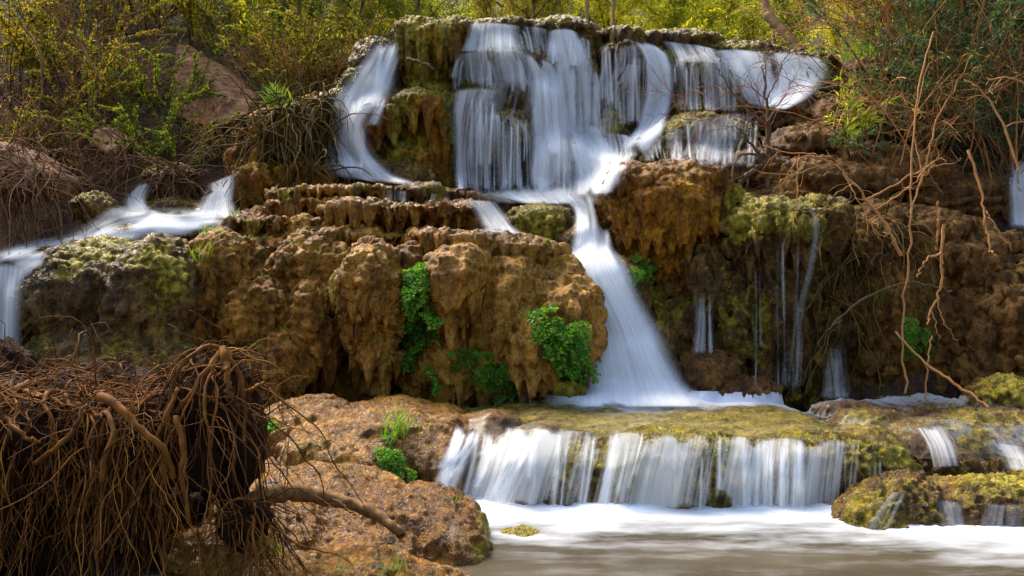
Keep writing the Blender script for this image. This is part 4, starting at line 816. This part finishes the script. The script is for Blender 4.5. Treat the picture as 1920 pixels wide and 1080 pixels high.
# ------------------------------------------------------------------ shrubs: left hillside, cliff top, right thicket
sh_a = make_shrub('brush_shrub', 1.5, .9, M['leaf_olive'], .05, .026, 5600, M['root_grey'], 11, 18)
sh_b = make_shrub('brush_shrub', 1.3, .9, M['leaf_green'], .055, .03, 5200, M['bark'], 12, 18)
sh_c = make_shrub('dry_brush', 1.2, .9, M['leaf_dry'], .04, .016, 900, M['twig'], 13, 30, twigs=6)
sh_d = make_shrub('brush_shrub', 1.6, 1.0, M['leaf_yellow'], .05, .028, 4200, M['bark_tan'], 14, 18)
sp = [sh_a, sh_b, sh_c, sh_d]; su = [False] * 4; kn = ['olive leafy', 'dark green leafy', 'dry rust coloured', 'sunny yellow green']
SHR = [(600,14.3,2,.9,'left of the red stone by the falls'), (560,13.9,0,.9,'above the bright grass tuft'), (520,14.6,2,1.0,'right of the big red slab'), (640,15,0,1.1,'behind the leftmost fall'), (480,15.2,3,1.1,'behind the big red slab, sunlit'), (420,15.6,3,1.1,'over the top edge of the big red slab'),
 (530,15.6,0,1.1,'upslope between slab and falls'), (590,15.8,3,1.0,'upslope behind the red stone'), (360,15.2,0,1.0,'left of the slab top'), (300,13.6,1,.9,'hiding the left end of the big slab'), (260,12.9,1,.8,'below the left end of the big slab'), (230,14.2,2,1.1,'on the dark slope left of the slab'), (170,13.4,0,1.0,'above the small reddish block'), (120,14.2,0,1.1,'on the upper left slope'), (60,13.0,2,1.1,'over the dark left rocks'), (20,14.0,0,1.2,'at the upper left frame edge'), (180,15.4,2,1.2,'near the top of the left slope'), (90,15.8,0,1.2,'near the top left corner'), (270,15.6,0,1.2,'upslope of the slab to the left'), (330,12.6,1,.7,'low on the slope above the small falls'), (430,13.0,2,.7,'in front of the slab foot'), (-10,12.2,0,1.0,'cut by the left edge above the red block'), (130,12.4,2,.8,'above the hanging roots'),
 (700,14.6,0,.8,'behind the leftmost upper lip'), (770,14.8,1,.9,'behind the left of the brow'), (850,15.0,2,.9,'behind the brow'), (930,14.8,0,.7,'behind the top lip'), (1010,15.0,1,.8,'behind the lip right of centre'), (1090,14.9,2,.8,'behind the tallest fall'), (1170,14.8,0,.8,'behind the lobes'), (1250,15.0,1,.9,'behind the bright narrow fall'), (1330,15.0,3,.9,'behind the sparse strands'), (1400,15.2,3,.9,'left of the leaning trunk'), (1345,14.6,0,.7,'low behind the right wall'),
 (1670,14.2,0,.8,'on the right bank top'), (1720,14.6,1,1.1,'right of the grass bank')]
for k, (px, Y, kd, sc, where) in enumerate(SHR):
    x = (px - 960) / F * Y; loc = (x, Y, gz(x, Y)); lab = '%s shrub %s' % (kn[kd], where)
    if not su[kd]:
        o = sp[kd]; su[kd] = True; o.location = loc; o.scale = (sc,) * 3
    else: o = copy_thing(sp[kd], loc, k * 2.1, sc, lab)
    tag(o, lab, 'shrub', 'shrubs on the slopes and behind the cliff')

wi_a = make_shrub('willow_shrub', 2.6, 1.2, M['leaf_willow'], .13, .020, 5200, M['bark'], 21, 20, arch=.12, twigs=5)
wi_b = make_shrub('willow_shrub', 2.4, 1.4, M['leaf_willow'], .13, .020, 4600, M['bark'], 22, 20, arch=.16, twigs=5, lean=(-.25, -.1))
wi_c = make_shrub('willow_shrub', 2.6, 1.3, M['leaf_dry'], .09, .012, 1300, M['twig'], 23, 34, arch=.16, twigs=5, lean=(-.2, 0))
wp = [wi_a, wi_b, wi_c]; wu = [False] * 3; wk = ['green narrow leaved', 'dark drooping', 'dry orange stemmed']
WIL = [(1690,12.6,1,.8,'left end of the right thicket'), (1700,12.2,0,.9,'behind the dead orange branches'), (1760,12.8,2,1.1,'upper middle of the thicket'), (1800,11.8,1,.8,'leaning over the earth wall'), (1850,12.4,0,1.1,'right part of the thicket'), (1900,11.6,2,1.0,'at the right frame edge'), (1930,12.6,0,1.2,'cut by the right frame edge'), (1740,13.4,2,1.2,'back of the thicket on the left'), (1790,13.8,0,1.3,'back of the thicket in the middle'), (1880,13.8,2,1.4,'back of the thicket on the right'), (1745,11.6,2,.7,'low in front of the thicket'), (1870,11.2,1,.7,'hanging near the right edge'), (1960,11.6,1,1.0,'leaning in from beyond the right edge'), (1705,13.6,0,.9,'on the bank above the terraced slope')]
for k, (px, Y, kd, sc, where) in enumerate(WIL):
    x = (px - 960) / F * Y; loc = (x, Y, gz(x, Y)); lab = '%s willow, %s' % (wk[kd], where)
    if not wu[kd]:
        o = wp[kd]; wu[kd] = True; o.location = loc; o.scale = (sc,) * 3
    else: o = copy_thing(wp[kd], loc, .6 * math.sin(k * 2.1), sc, lab)
    tag(o, lab, 'willow', 'willows of the right thicket')

b = make_shrub('willow_sapling', .75, .30, M['leaf_bright'], .10, .022, 420, M['twig'], 31, 7, twigs=3)
p, _ = hit(1560, 262); b.location = p; tag(b, 'bright lime green willow sapling right of the falls', 'sapling')
b = make_shrub('willow_sapling', .5, .35, M['leaf_willow'], .10, .016, 300, M['bark'], 32, 7, twigs=3)
p, _ = hit(1600, 285); b.location = p; tag(b, 'small dull green sapling beside the lime green one', 'sapling')

# leaning trunk and the sunlit grass bank
def branch_thing(name, label, cat, lines, mat, group=None, sides=6, jit=.012, twig_n=0, twig_len=.3, seed=0):
    """lines: list of ([(px, py, Y), ...], r0, r1); every line is one limb of the thing"""
    rng = np.random.default_rng(seed + 900); t = empty(name, tuple(P(*lines[0][0][0])))
    for k, (pts, r0, r1) in enumerate(lines):
        A = np.array([P(*q) for q in pts]); n = max(8, 6 * len(A)); s = np.linspace(0, len(A) - 1, n); i = np.minimum(s.astype(int), len(A) - 2); u = (s - i)[:, None]
        g = lambda j: A[np.clip(j, 0, len(A) - 1)]
        C = .5 * (2 * g(i) + (g(i + 1) - g(i - 1)) * u + (2 * g(i - 1) - 5 * g(i) + 4 * g(i + 1) - g(i + 2)) * u ** 2 + (3 * g(i) - g(i - 1) - 3 * g(i + 1) + g(i + 2)) * u ** 3)
        C = C + rng.normal(0, jit, C.shape) * np.linspace(.3, 1, n)[:, None]
        rr = np.linspace(r0, r1, n) * (1 + .12 * rng.normal(0, 1, n))
        parts = [tube(C, rr, sides)]
        mesh_obj('trunk' if (k == 0 and r0 > .04) else 'branch', *join(parts), mat, t)
        if twig_n:
            tw = []
            for _ in range(twig_n):
                p, dd = along(C, 1, .25, rng); w = wander(p[0], dd[0] / np.linalg.norm(dd[0]) + rng.normal(0, .6, 3) * np.array([1, .7, 1]), twig_len * rng.uniform(.4, 1.2), 8, .22, .03, rng)
                tw.append(tube(w, np.linspace(max(r1, .004), .002, 8), 3))
                for _ in range(2):
                    p2, d2 = along(w, 1, .3, rng); tw.append(tube(wander(p2[0], d2[0] / np.linalg.norm(d2[0]) + rng.normal(0, .7, 3), twig_len * .45, 6, .2, .02, rng), np.linspace(.003, .0018, 6), 3))
            mesh_obj('twigs', *join(tw), mat, t)['kind'] = 'stuff'
    return tag(t, label, cat, group)
branch_thing('leaning_trunk', 'leaning tan tree trunk above the right upper fall', 'tree trunk', [([(1500,100,14.2),(1470,62,14.4),(1440,25,14.6),(1425,-30,14.8),(1400,-120,15)],.085,.06), ([(1450,90,14.6),(1448,40,14.8),(1432,-20,15)],.03,.02), ([(1485,98,14.2),(1520,106,14.0),(1545,112,13.9)],.03,.012)], M['bark_tan'], sides=8)
branch_thing('slim_trunk', 'slim tan trunk standing behind the tallest fall', 'tree trunk', [([(1101,52,15),(1100,0,15),(1098,-80,15)],.035,.03)], M['bark_tan'])
branch_thing('slim_trunk', 'slim tan trunk standing behind the overhanging lobes', 'tree trunk', [([(1148,52,15),(1150,0,15.1),(1152,-80,15.2)],.035,.03)], M['bark_tan'])
branch_thing('dead_shrub', 'bare dark dead shrub standing before the right upper fall', 'dead shrub', [
  ([(1437,365,11.0),(1440,300,11.0),(1440,235,11.0),(1436,185,11.0),(1428,120,11.0)],.045,.008), ([(1440,240,11.0),(1400,205,10.9),(1365,160,10.8),(1340,120,10.8)],.018,.004),
  ([(1436,190,11.0),(1456,150,11.1),(1470,110,11.1)],.012,.004), ([(1425,290,11.0),(1400,260,10.9),(1378,235,10.8)],.02,.006), ([(1440,300,11.0),(1400,330,10.9),(1385,350,10.9)],.05,.02),
  ([(1420,290,10.9),(1380,300,10.8),(1370,400,10.5),(1366,470,10.3)],.016,.010), ([(1440,330,10.95),(1438,370,10.8)],.04,.02)], M['bark'], twig_n=5, twig_len=.55, seed=3)
branch_thing('reddish_twigs', 'fine reddish bare twigs across the fanning right fall', 'twigs', [
  ([(1437,235,10.95),(1380,180,10.7),(1330,160,10.6),(1280,180,10.5)],.008,.003), ([(1437,235,10.95),(1420,180,10.8),(1400,140,10.7)],.008,.003), ([(1437,230,10.95),(1470,180,10.9),(1490,140,10.8)],.008,.003), ([(1437,240,10.9),(1370,215,10.6),(1310,225,10.5),(1240,215,10.4)],.007,.003)], M['twig_red'], twig_n=9, twig_len=.6, seed=4)
DEAD = 'dead orange branches before the right wall'
branch_thing('dead_branch', 'forked orange dead branch arching left of the right thicket', 'branch', [
  ([(1690,480,9.5),(1660,420,9.5),(1620,370,9.6),(1580,320,9.7),(1540,295,9.7),(1455,282,9.8)],.022,.006), ([(1625,375,9.6),(1680,345,9.5),(1758,300,9.4)],.012,.005), ([(1640,395,9.55),(1700,355,9.4),(1756,310,9.3)],.012,.004), ([(1540,295,9.7),(1498,300,9.7),(1495,380,9.6),(1490,450,9.6)],.010,.004), ([(1580,320,9.7),(1600,360,9.6),(1640,430,9.5),(1652,445,9.5)],.009,.003), ([(1560,305,9.7),(1480,330,9.6),(1450,360,9.6)],.008,.003), ([(1600,345,9.6),(1560,370,9.55),(1545,400,9.5)],.007,.003)], M['twig'], DEAD, twig_n=4, twig_len=.35, seed=5)
branch_thing('dead_branch', 'long thin orange stem hanging down before the dark wall', 'branch', [([(1750,60,9.6),(1720,180,9.5),(1708,330,9.4),(1706,450,9.4),(1695,560,9.4),(1692,650,9.4),(1702,735,9.3)],.008,.012)], M['twig'], DEAD, seed=6)
branch_thing('dead_branch', 'pale forked stick hanging at the right of the dark wall', 'branch', [([(1770,420,9.3),(1765,480,9.3),(1766,530,9.3),(1745,585,9.3),(1735,605,9.2)],.016,.008), ([(1764,475,9.3),(1735,490,9.2),(1720,520,9.2)],.012,.008), ([(1756,560,9.3),(1768,600,9.3),(1795,640,9.3)],.009,.004), ([(1746,580,9.3),(1762,635,9.2)],.007,.003)], M['twig'], DEAD, seed=7)
branch_thing('dead_branch', 'long stick leaning on the mossy boulder at the right', 'branch', [([(1678,622,9.4),(1730,675,9.2),(1800,725,8.9),(1868,775,8.6)],.011,.016)], M['twig'], DEAD, seed=8)
branch_thing('dead_branch', 'upright broken stick below the long thin stem', 'branch', [([(1734,755,9.2),(1738,690,9.2),(1744,630,9.3)],.009,.008)], M['twig'], DEAD, seed=9)
branch_thing('dead_branch', 'short broken stub standing on the right wall top', 'branch', [([(1756,470,9.8),(1758,420,9.8),(1759,380,9.8)],.014,.012)], M['twig'], DEAD, seed=10)
branch_thing('dead_branch', 'pale stem curving down at the right edge of the thicket', 'branch', [([(1815,282,9.8),(1838,350,9.7),(1848,420,9.6),(1858,480,9.5)],.014,.010), ([(1848,395,9.6),(1870,430,9.5),(1900,470,9.4)],.007,.004)], M['twig'], DEAD, seed=12)
branch_thing('dead_branch', 'bowed orange branch arching out of the right frame edge', 'branch', [([(1930,160,10),(1890,146,10),(1850,150,10.1)],.014,.01), ([(1910,320,10),(1880,230,10.1),(1840,170,10.2),(1810,150,10.3)],.014,.008)], M['twig'], DEAD, twig_n=3, seed=13)
branch_thing('dead_branch', 'long diagonal orange branch through the right thicket', 'branch', [([(1700,420,10.2),(1730,330,10.4),(1760,220,10.6),(1835,90,10.8)],.014,.007), ([(1730,325,10.4),(1715,240,10.6),(1740,120,10.8)],.010,.005)], M['twig'], DEAD, twig_n=3, seed=14)
branch_thing('dead_branch', 'dark bent branch low on the right wall', 'branch', [([(1560,610,9.4),(1620,560,9.4),(1700,530,9.5),(1780,545,9.6)],.014,.012), ([(1580,600,9.4),(1550,620,9.3),(1530,650,9.3)],.008,.004)], M['bark'], DEAD, seed=15)
# random thin canes that fill the thicket
rng = np.random.default_rng(55)
canes = []
for k in range(45):
    px = rng.uniform(1600, 1930); Y = rng.uniform(10.8, 12.6); x = (px - 960) / F * Y; z = gz(x, Y)
    canes.append(tube(wander((x, Y, z), (rng.normal(-.15, .5), rng.normal(-.25, .3), 1), rng.uniform(1.2, 3.2), 12, .09, .05 + .06 * rng.random(), rng), np.linspace(.009, .003, 12), 4))
o = mesh_obj('cane_thicket', *join(canes), M['twig']); o['kind'] = 'stuff'; tag(o, 'tangle of thin orange canes in the right thicket', 'canes')

# ------------------------------------------------------------------ hanging roots
def root_curtain(name, label, spots, mat, n, length, r, seed, jit=.16, grav=.22, out_=(0, -.5, .1)):
    rng = np.random.default_rng(seed); parts = []
    for k in range(n):
        a, b = spots[rng.integers(len(spots))]
        px = rng.uniform(a[0], b[0]); py = rng.uniform(min(a[1], b[1]), max(a[1], b[1])); p, nrm = hit(px, py)
        if p is None or p[1] > 16: continue
        d = np.array(out_) + rng.normal(0, .45, 3); d[1] = -abs(d[1])
        ln = length * rng.uniform(.35, 1.2); q = wander(p + np.array([0, .03, 0]), d, ln, 14, jit, grav * rng.uniform(.4, 1.2), rng)
        parts.append(tube(q, np.linspace(r * rng.uniform(.6, 1.5), r * .35, 14), 4))
    o = mesh_obj(name, *join(parts), mat); o['kind'] = 'stuff'; return tag(o, label, 'roots')
root_curtain('hanging_roots', 'curtain of mossy roots hanging left of the leftmost upper fall', [((480,190),(640,230)),((560,190),(640,320)),((450,230),(560,300))], M['root_moss'], 230, 1.1, .011, 71)
root_curtain('hanging_roots', 'dry brown roots trailing down the bank at the far left', [((0,180),(150,330)),((50,150),(260,300)),((120,260),(330,330)),((-10,330),(120,440)),((0,200),(120,380))], M['root_grey'], 800, 1.3, .006, 72)
root_curtain('hanging_roots', 'tangled roots above the two small left falls', [((230,260),(430,330)),((290,300),(380,350))], M['root_grey'], 160, .8, .008, 73, jit=.25, grav=.12)
root_curtain('hanging_roots', 'mossy rootlets hanging from the right wall', [((1560,400),(1720,520)),((1540,400),(1620,640))], M['root_moss'], 130, 1.0, .008, 74)
branch_thing('root', 'thick pale roots crossing the dark gap above the left stream', 'roots', [([(200,235,11.6),(245,265,11.5),(290,240,11.5),(330,235,11.5)],.012,.006), ([(215,300,11.4),(245,270,11.3),(270,248,11.3)],.014,.008), ([(230,330,11.3),(250,285,11.3)],.01,.006), ([(68,300,10.2),(75,270,10.3),(70,250,10.4)],.02,.012), ([(45,50,12),(75,100,11.8),(80,160,11.6),(72,230,11.4)],.018,.010), ([(140,60,12.6),(165,110,12.4),(195,160,12.2)],.02,.012)], M['root_grey'], seed=75)
branch_thing('fallen_branch', 'mossy fallen branch below the bright grass tuft', 'branch', [([(400,240,12.2),(490,213,12.1),(570,196,12.0)],.03,.016), ([(440,230,12.1),(460,215,12.0),(520,185,12.0),(610,150,12.1)],.02,.01)], M['root_moss'], seed=76)
branch_thing('fallen_branch', 'dark broken branch jutting from under the golden brow', 'branch', [([(762,110,12.2),(785,115,12.0),(812,128,11.9)],.022,.014)], M['bark'], seed=77)

# ------------------------------------------------------------------ root mass in the foreground
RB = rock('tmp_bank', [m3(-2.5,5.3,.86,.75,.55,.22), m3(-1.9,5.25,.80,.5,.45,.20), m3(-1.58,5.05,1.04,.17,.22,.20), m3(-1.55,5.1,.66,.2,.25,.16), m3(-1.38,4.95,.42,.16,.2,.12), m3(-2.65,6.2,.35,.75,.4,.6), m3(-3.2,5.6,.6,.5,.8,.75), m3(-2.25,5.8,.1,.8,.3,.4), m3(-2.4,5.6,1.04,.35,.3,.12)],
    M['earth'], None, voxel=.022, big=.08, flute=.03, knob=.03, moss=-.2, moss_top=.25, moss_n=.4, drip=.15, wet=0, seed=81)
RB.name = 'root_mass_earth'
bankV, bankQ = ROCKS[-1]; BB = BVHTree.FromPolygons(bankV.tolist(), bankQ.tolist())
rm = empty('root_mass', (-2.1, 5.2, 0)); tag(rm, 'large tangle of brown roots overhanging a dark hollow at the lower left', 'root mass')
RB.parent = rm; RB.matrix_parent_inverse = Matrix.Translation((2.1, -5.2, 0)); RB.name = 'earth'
if 'moss' in RB: pass
rng = np.random.default_rng(82)
def bank_hit(px, py):
    d = Vector(((px - 960) / F, 1.0, (540 - py) / F)).normalized(); h = BB.ray_cast(EYE, d, 20)
    return np.array(h[0]) if h[0] is not None else None
def top_of(x, y):
    h = BB.ray_cast(Vector((x, y, 3)), Vector((0, 0, -1))); return h[0].z if h[0] is not None else None
fine, n_big = [], 0
def grow(start, d, ln, r, sub=True, keep=None):
    n = 22; p = np.array(start, float); d = np.array(d, float); d /= np.linalg.norm(d); pts = [p.copy()]; L = ln / n
    for k in range(n):
        z = top_of(p[0], p[1]); on = z is not None and p[2] < z + .08 and p[2] > z - .15
        g = .04 if on else .30
        d = d + rng.normal(0, .20, 3) + np.array([0, 0, -g]); d /= np.linalg.norm(d); p = p + d * L
        z = top_of(p[0], p[1])
        if z is not None and z - .12 < p[2] < z + r * .6: p[2] = z + r * .6
        if p[2] < .02: p[2] = .02
        pts.append(p.copy())
    return np.array(pts)
for k in range(60):                               # thick roots, each its own part
    x = rng.uniform(-2.75, -1.28); y = rng.uniform(4.85, 5.2); z = top_of(x, y)
    if z is None: continue
    r = rng.choice([.004, .006, .009, .015]); q = grow((x, y, z + r), (rng.normal(0, .8), -1, .1), rng.uniform(.5, 1.3), r)
    mesh_obj('root', *tube(q, np.linspace(r, r * .35, len(q)) * (1 + .12 * rng.normal(0, 1, len(q))), 6), M['root'], rm)
    for _ in range(6):
        p, dd = along(q, 1, .2, rng); L = rng.uniform(.15, .6); fine.append(tube(wander(p[0], dd[0] / np.linalg.norm(dd[0]) + rng.normal(0, .6, 3), L, 10, .22, .2, rng), np.linspace(r * .35, .0018, 10), 4))
for k in range(1100):                             # fine roots hanging from the brow
    x = rng.uniform(-2.85, -1.15); y = rng.uniform(4.8, 5.25); z = top_of(x, y)
    if z is None: continue
    z -= rng.uniform(0, .2)
    r = rng.choice([.0018, .0024, .003, .004, .006]); dens = .5 + .5 * math.sin(x * 9) 
    if rng.random() > .15 + .85 * dens ** 2: continue
    fine.append(tube(wander((x, y - .04, z), (rng.normal(.9 if x > -1.62 and rng.random() < .6 else 0, .35), -.5, -.4), rng.uniform(.25, 1.1), 18, .20, .15, rng), np.linspace(r, r * .4, 18), 4))
for k in range(420):                              # wild rootlets on top
    x = rng.uniform(-2.9, -1.2); y = rng.uniform(4.8, 5.5); z = top_of(x, y)
    if z is None: continue
    fine.append(tube(wander((x, y, z), (rng.normal(0, 1), rng.normal(-.3, .6), .35), rng.uniform(.15, .5), 10, .3, .10, rng), np.linspace(rng.uniform(.002, .006), .0015, 10), 4))
fo = mesh_obj('fine_roots', *join(fine), M['root'], rm); fo['kind'] = 'stuff'
for pts, r0, r1 in [([(415,660,4.85),(395,690,4.8),(360,735,4.78),(330,770,4.8)],.020,.012), ([(418,656,4.85),(425,700,4.75),(432,745,4.7)],.022,.014), ([(420,655,4.85),(448,700,4.8),(462,760,4.8),(455,830,4.8)],.016,.008), ([(455,735,4.85),(480,725,4.8),(495,715,4.8)],.012,.006),
                    ([(190,742,4.68),(225,765,4.6),(260,800,4.55),(300,835,4.55),(325,900,4.6)],.026,.012), ([(70,870,4.6),(130,820,4.55),(160,760,4.6)],.014,.01), ([(0,780,4.6),(40,815,4.55),(78,828,4.6)],.012,.008), ([(330,780,4.65),(345,830,4.6),(340,900,4.6),(355,980,4.6)],.016,.010)]:
    A = np.array([P(*q) for q in pts]); s = np.linspace(0, len(A) - 1, 14); i = np.minimum(s.astype(int), len(A) - 2); u = (s - i)[:, None]; C = A[i] * (1 - u) + A[i + 1] * u + rng.normal(0, .006, (14, 3))
    mesh_obj('root', *tube(C, np.linspace(r0, r1, 14), 7), M['root'], rm)
M['bark_log'] = plain_mat('bark_log', [(0.03, 0.013, 0.004), (0.13, 0.062, 0.02), (0.30, 0.17, 0.06)], 16, 0.8, bump=0.8)
branch_thing('driftwood_log', 'weathered log resting on the front slab, broken at its end', 'log', [([(440,955,5.2),(520,925,5.35),(600,930,5.45),(680,955,5.4),(735,985,5.3),(752,1003,5.28)],.06,.022), ([(600,925,5.45),(640,945,5.4),(665,965,5.35)],.015,.006)], M['bark_log'], sides=9, jit=.006, seed=83)

# ------------------------------------------------------------------ ferns and grass
def frond_mesh(seed):
    rng = np.random.default_rng(seed); n = 16; s = np.linspace(0, 1, n); L = .26
    pts = np.stack([0 * s, L * np.sin(s * 1.4) * .75, .06 * s - L * .75 * s ** 2.2], 1)
    c, d, ln = [], [], []
    for k in range(2, n):
        for sd in (-1, 1):
            w = .085 * math.sin(math.pi * min(1, .15 + .85 * s[k])) + .012; m = 4
            for j in range(m):
                f = (j + .5) / m; c.append(pts[k] + np.array([sd * w * f, .015 * f, -.012 * f * f]) + rng.normal(0, .004, 3)); d.append(np.array([sd * .6, .5 * rng.normal(), -.3 + .5 * rng.normal()])); ln.append(.034)
    V, Q = leaves(np.array(c), np.array(d), np.array(ln), .028, rng); T = tube(pts, np.linspace(.0025, .001, n), 3)
    return mesh_data('frond', *join([T, (V, Q)]), M['fern'], False)
FR = [frond_mesh(k) for k in range(4)]
def fern(label, spots, n, scale, seed):
    rng = np.random.default_rng(seed); ps = []
    for _ in range(n):
        x0, y0, x1, y1 = spots[rng.integers(len(spots))]; f = rng.random(); p, nr = hit(x0 + (x1 - x0) * f + rng.normal(0, 11), y0 + (y1 - y0) * f + rng.normal(0, 14))
        if p is not None: ps.append((p, nr))
    med = np.median([p[1] for p, _ in ps]); ps = [q for q in ps if abs(q[0][1] - med) < .5]
    base = np.mean([p for p, _ in ps], axis=0); t = empty('fern', tuple(base))
    for p, nr in ps:
        o = bpy.data.objects.new('frond', FR[rng.integers(4)]); COL.objects.link(o); o.parent = t
        o.location = tuple(p - base - np.array([0, .02, 0])); o.rotation_euler = (rng.normal(-.2, .3), rng.normal(0, .3), math.pi + rng.normal(0, .8)); o.scale = (scale * rng.uniform(.6, 1.2),) * 3
    return tag(t, label, 'fern')
fern('tall hanging fern on the middle of the big mound', [(790,500,780,560),(770,540,780,620),(790,560,795,660)], 34, 1.1, 1)
fern('bright green fern at the right end of the big mound', [(1030,600,1050,640),(1050,600,1075,640),(1040,640,1085,690)], 32, 1.2, 2)
fern('small fern under the big mound near its right lobes', [(935,680,945,715)], 16, .7, 3)
fern('little fern patch in the shade below the middle lobe', [(860,660,910,690)], 18, .55, 4)
fern('small dark fern on the underside of the orange boulder', [(1205,480,1210,520)], 14, .6, 5)
fern('fern growing at the left foot of the big mound behind the roots', [(470,745,500,800)], 26, .8, 6)
fern('small fern on the brown ledge below the grass tuft', [(720,850,745,870)], 18, .6, 7)
fern('fern in the dark hollow of the right wall', [(1700,620,1740,640)], 14, .7, 8)

def blade_mesh(seed, L, w):
    rng = np.random.default_rng(seed); n = 8; s = np.linspace(0, 1, n); bend = rng.uniform(.3, 1.1)
    y = L * bend * s ** 2 * .6; z = L * (s - .45 * bend * s ** 2.5); ww = w * (1 - s ** 2) + .0004
    V = np.concatenate([np.stack([-ww, y, z], 1), np.stack([ww, y, z], 1)]); i = np.arange(n - 1)
    return mesh_data('blade', V, np.stack([i, i + n, i + n + 1, i + 1], 1), M['grass'], True)
BL = [blade_mesh(k, .30, .0045) for k in range(6)]
def grass(label, px, py, spread, n, scale, seed, group='grass tufts on the rocks', on=None):
    rng = np.random.default_rng(seed); p0, _ = hit(px, py, 60, on)
    while p0 is None and on and py < 400: py += 3; p0, _ = hit(px, py, 60, on)
    if p0 is None: return
    t = empty('grass_tuft', tuple(p0))
    for _ in range(n):
        q, _ = hit(px + rng.normal(0, spread), py + rng.normal(0, spread * .35), 60, on)
        if q is None or abs(q[1] - p0[1]) > .5: q = p0
        o = bpy.data.objects.new('blade', BL[rng.integers(6)]); COL.objects.link(o); o.parent = t; o.location = tuple(q - p0); o.rotation_euler = (rng.normal(0, .25), rng.normal(0, .25), rng.uniform(0, 6.28)); o.scale = (scale * rng.uniform(.5, 1.2),) * 3
    return tag(t, label, 'grass', group)
grass('tall grass tuft on the brown ledge left of the lowest cascade', 748, 815, 18, 60, 1.0, 1)
grass('bright grass patch on the bank left of the leftmost fall', 512, 180, 22, 130, 1.1, 2, on=('root_bank',))
grass('grass tuft in the crack between mossy dome and big mound', 372, 490, 12, 34, .8, 3)
grass('grass tuft by the small stone where stream and mound meet', 390, 440, 14, 30, .6, 4)
grass('small grass tuft beside the right hand small left fall', 437, 405, 12, 26, .5, 5)
grass('grass tuft on the top ledge of the big mound', 535, 372, 18, 30, .6, 6)
grass('pale grass tuft growing out of the root mass', 200, 742, 6, 14, .75, 7)
grass('grass blades in front of the front slab', 520, 1040, 8, 10, .7, 8)
grass('grass at the bottom edge below the front slab', 650, 1070, 25, 24, .35, 9)
grass('grass clump at the bottom by the pool corner', 745, 1076, 22, 30, .4, 10)
grass('few blades behind the log on the left', 490, 860, 12, 10, .6, 11)
grass('few blades at the foot of the brown ledge', 640, 890, 12, 8, .4, 12)
grass('tiny tuft on the pool end of the front slab', 853, 942, 4, 8, .3, 13)
grass('long drooping grass on the right wall', 1640, 570, 16, 50, 1.0, 14)
for k, (px, py, where) in enumerate([(600,430,'below the top ledge'),(560,455,'left of its middle'),(480,480,'on its left slope'),(430,520,'low on its left slope'),(410,590,'at its left foot'),(640,450,'under the second ledge'),(520,400,'near its upper left end'),(590,400,'on its upper step'),(500,520,'halfway up the left face'),(660,400,'in the step below the top ledge'),(455,450,'at its upper left shoulder'),(540,500,'left of the tongue'),(580,520,'beside the tongue'),(470,560,'on the low left bulge'),(400,470,'next to the dome'),(620,480,'in the hollow under the steps')]):
    grass('small green tuft on the big mound, ' + where, px, py, 12, 16, .32, 20 + k)
# the sunlit grass bank behind the right fall
rng = np.random.default_rng(91); Vb, Qb, ob_ = [], [], 0
for k in range(5000):
    px = rng.uniform(1480, 1640); Y = rng.uniform(14.6, 18); x = (px - 960) / F * Y; z = ground_h(np.array([x]), np.array([Y]))[0] + .05
    a = rng.uniform(0, 6.28); h = rng.uniform(.2, .5); w = .012; d = np.array([math.cos(a) * w, math.sin(a) * w, 0]); t2 = rng.normal(0, .15, 2)
    b0 = np.array([x, Y, z]); Vb += [b0 - d, b0 + d, b0 + d * .3 + np.array([t2[0], t2[1], h]), b0 - d * .3 + np.array([t2[0], t2[1], h])]; Qb.append([ob_, ob_ + 1, ob_ + 2, ob_ + 3]); ob_ += 4
o = mesh_obj('grass_bank', np.array(Vb), np.array(Qb), M['grass'], smooth=False); o['kind'] = 'stuff'; tag(o, 'sunlit grass on the bank behind the right upper fall', 'grass')
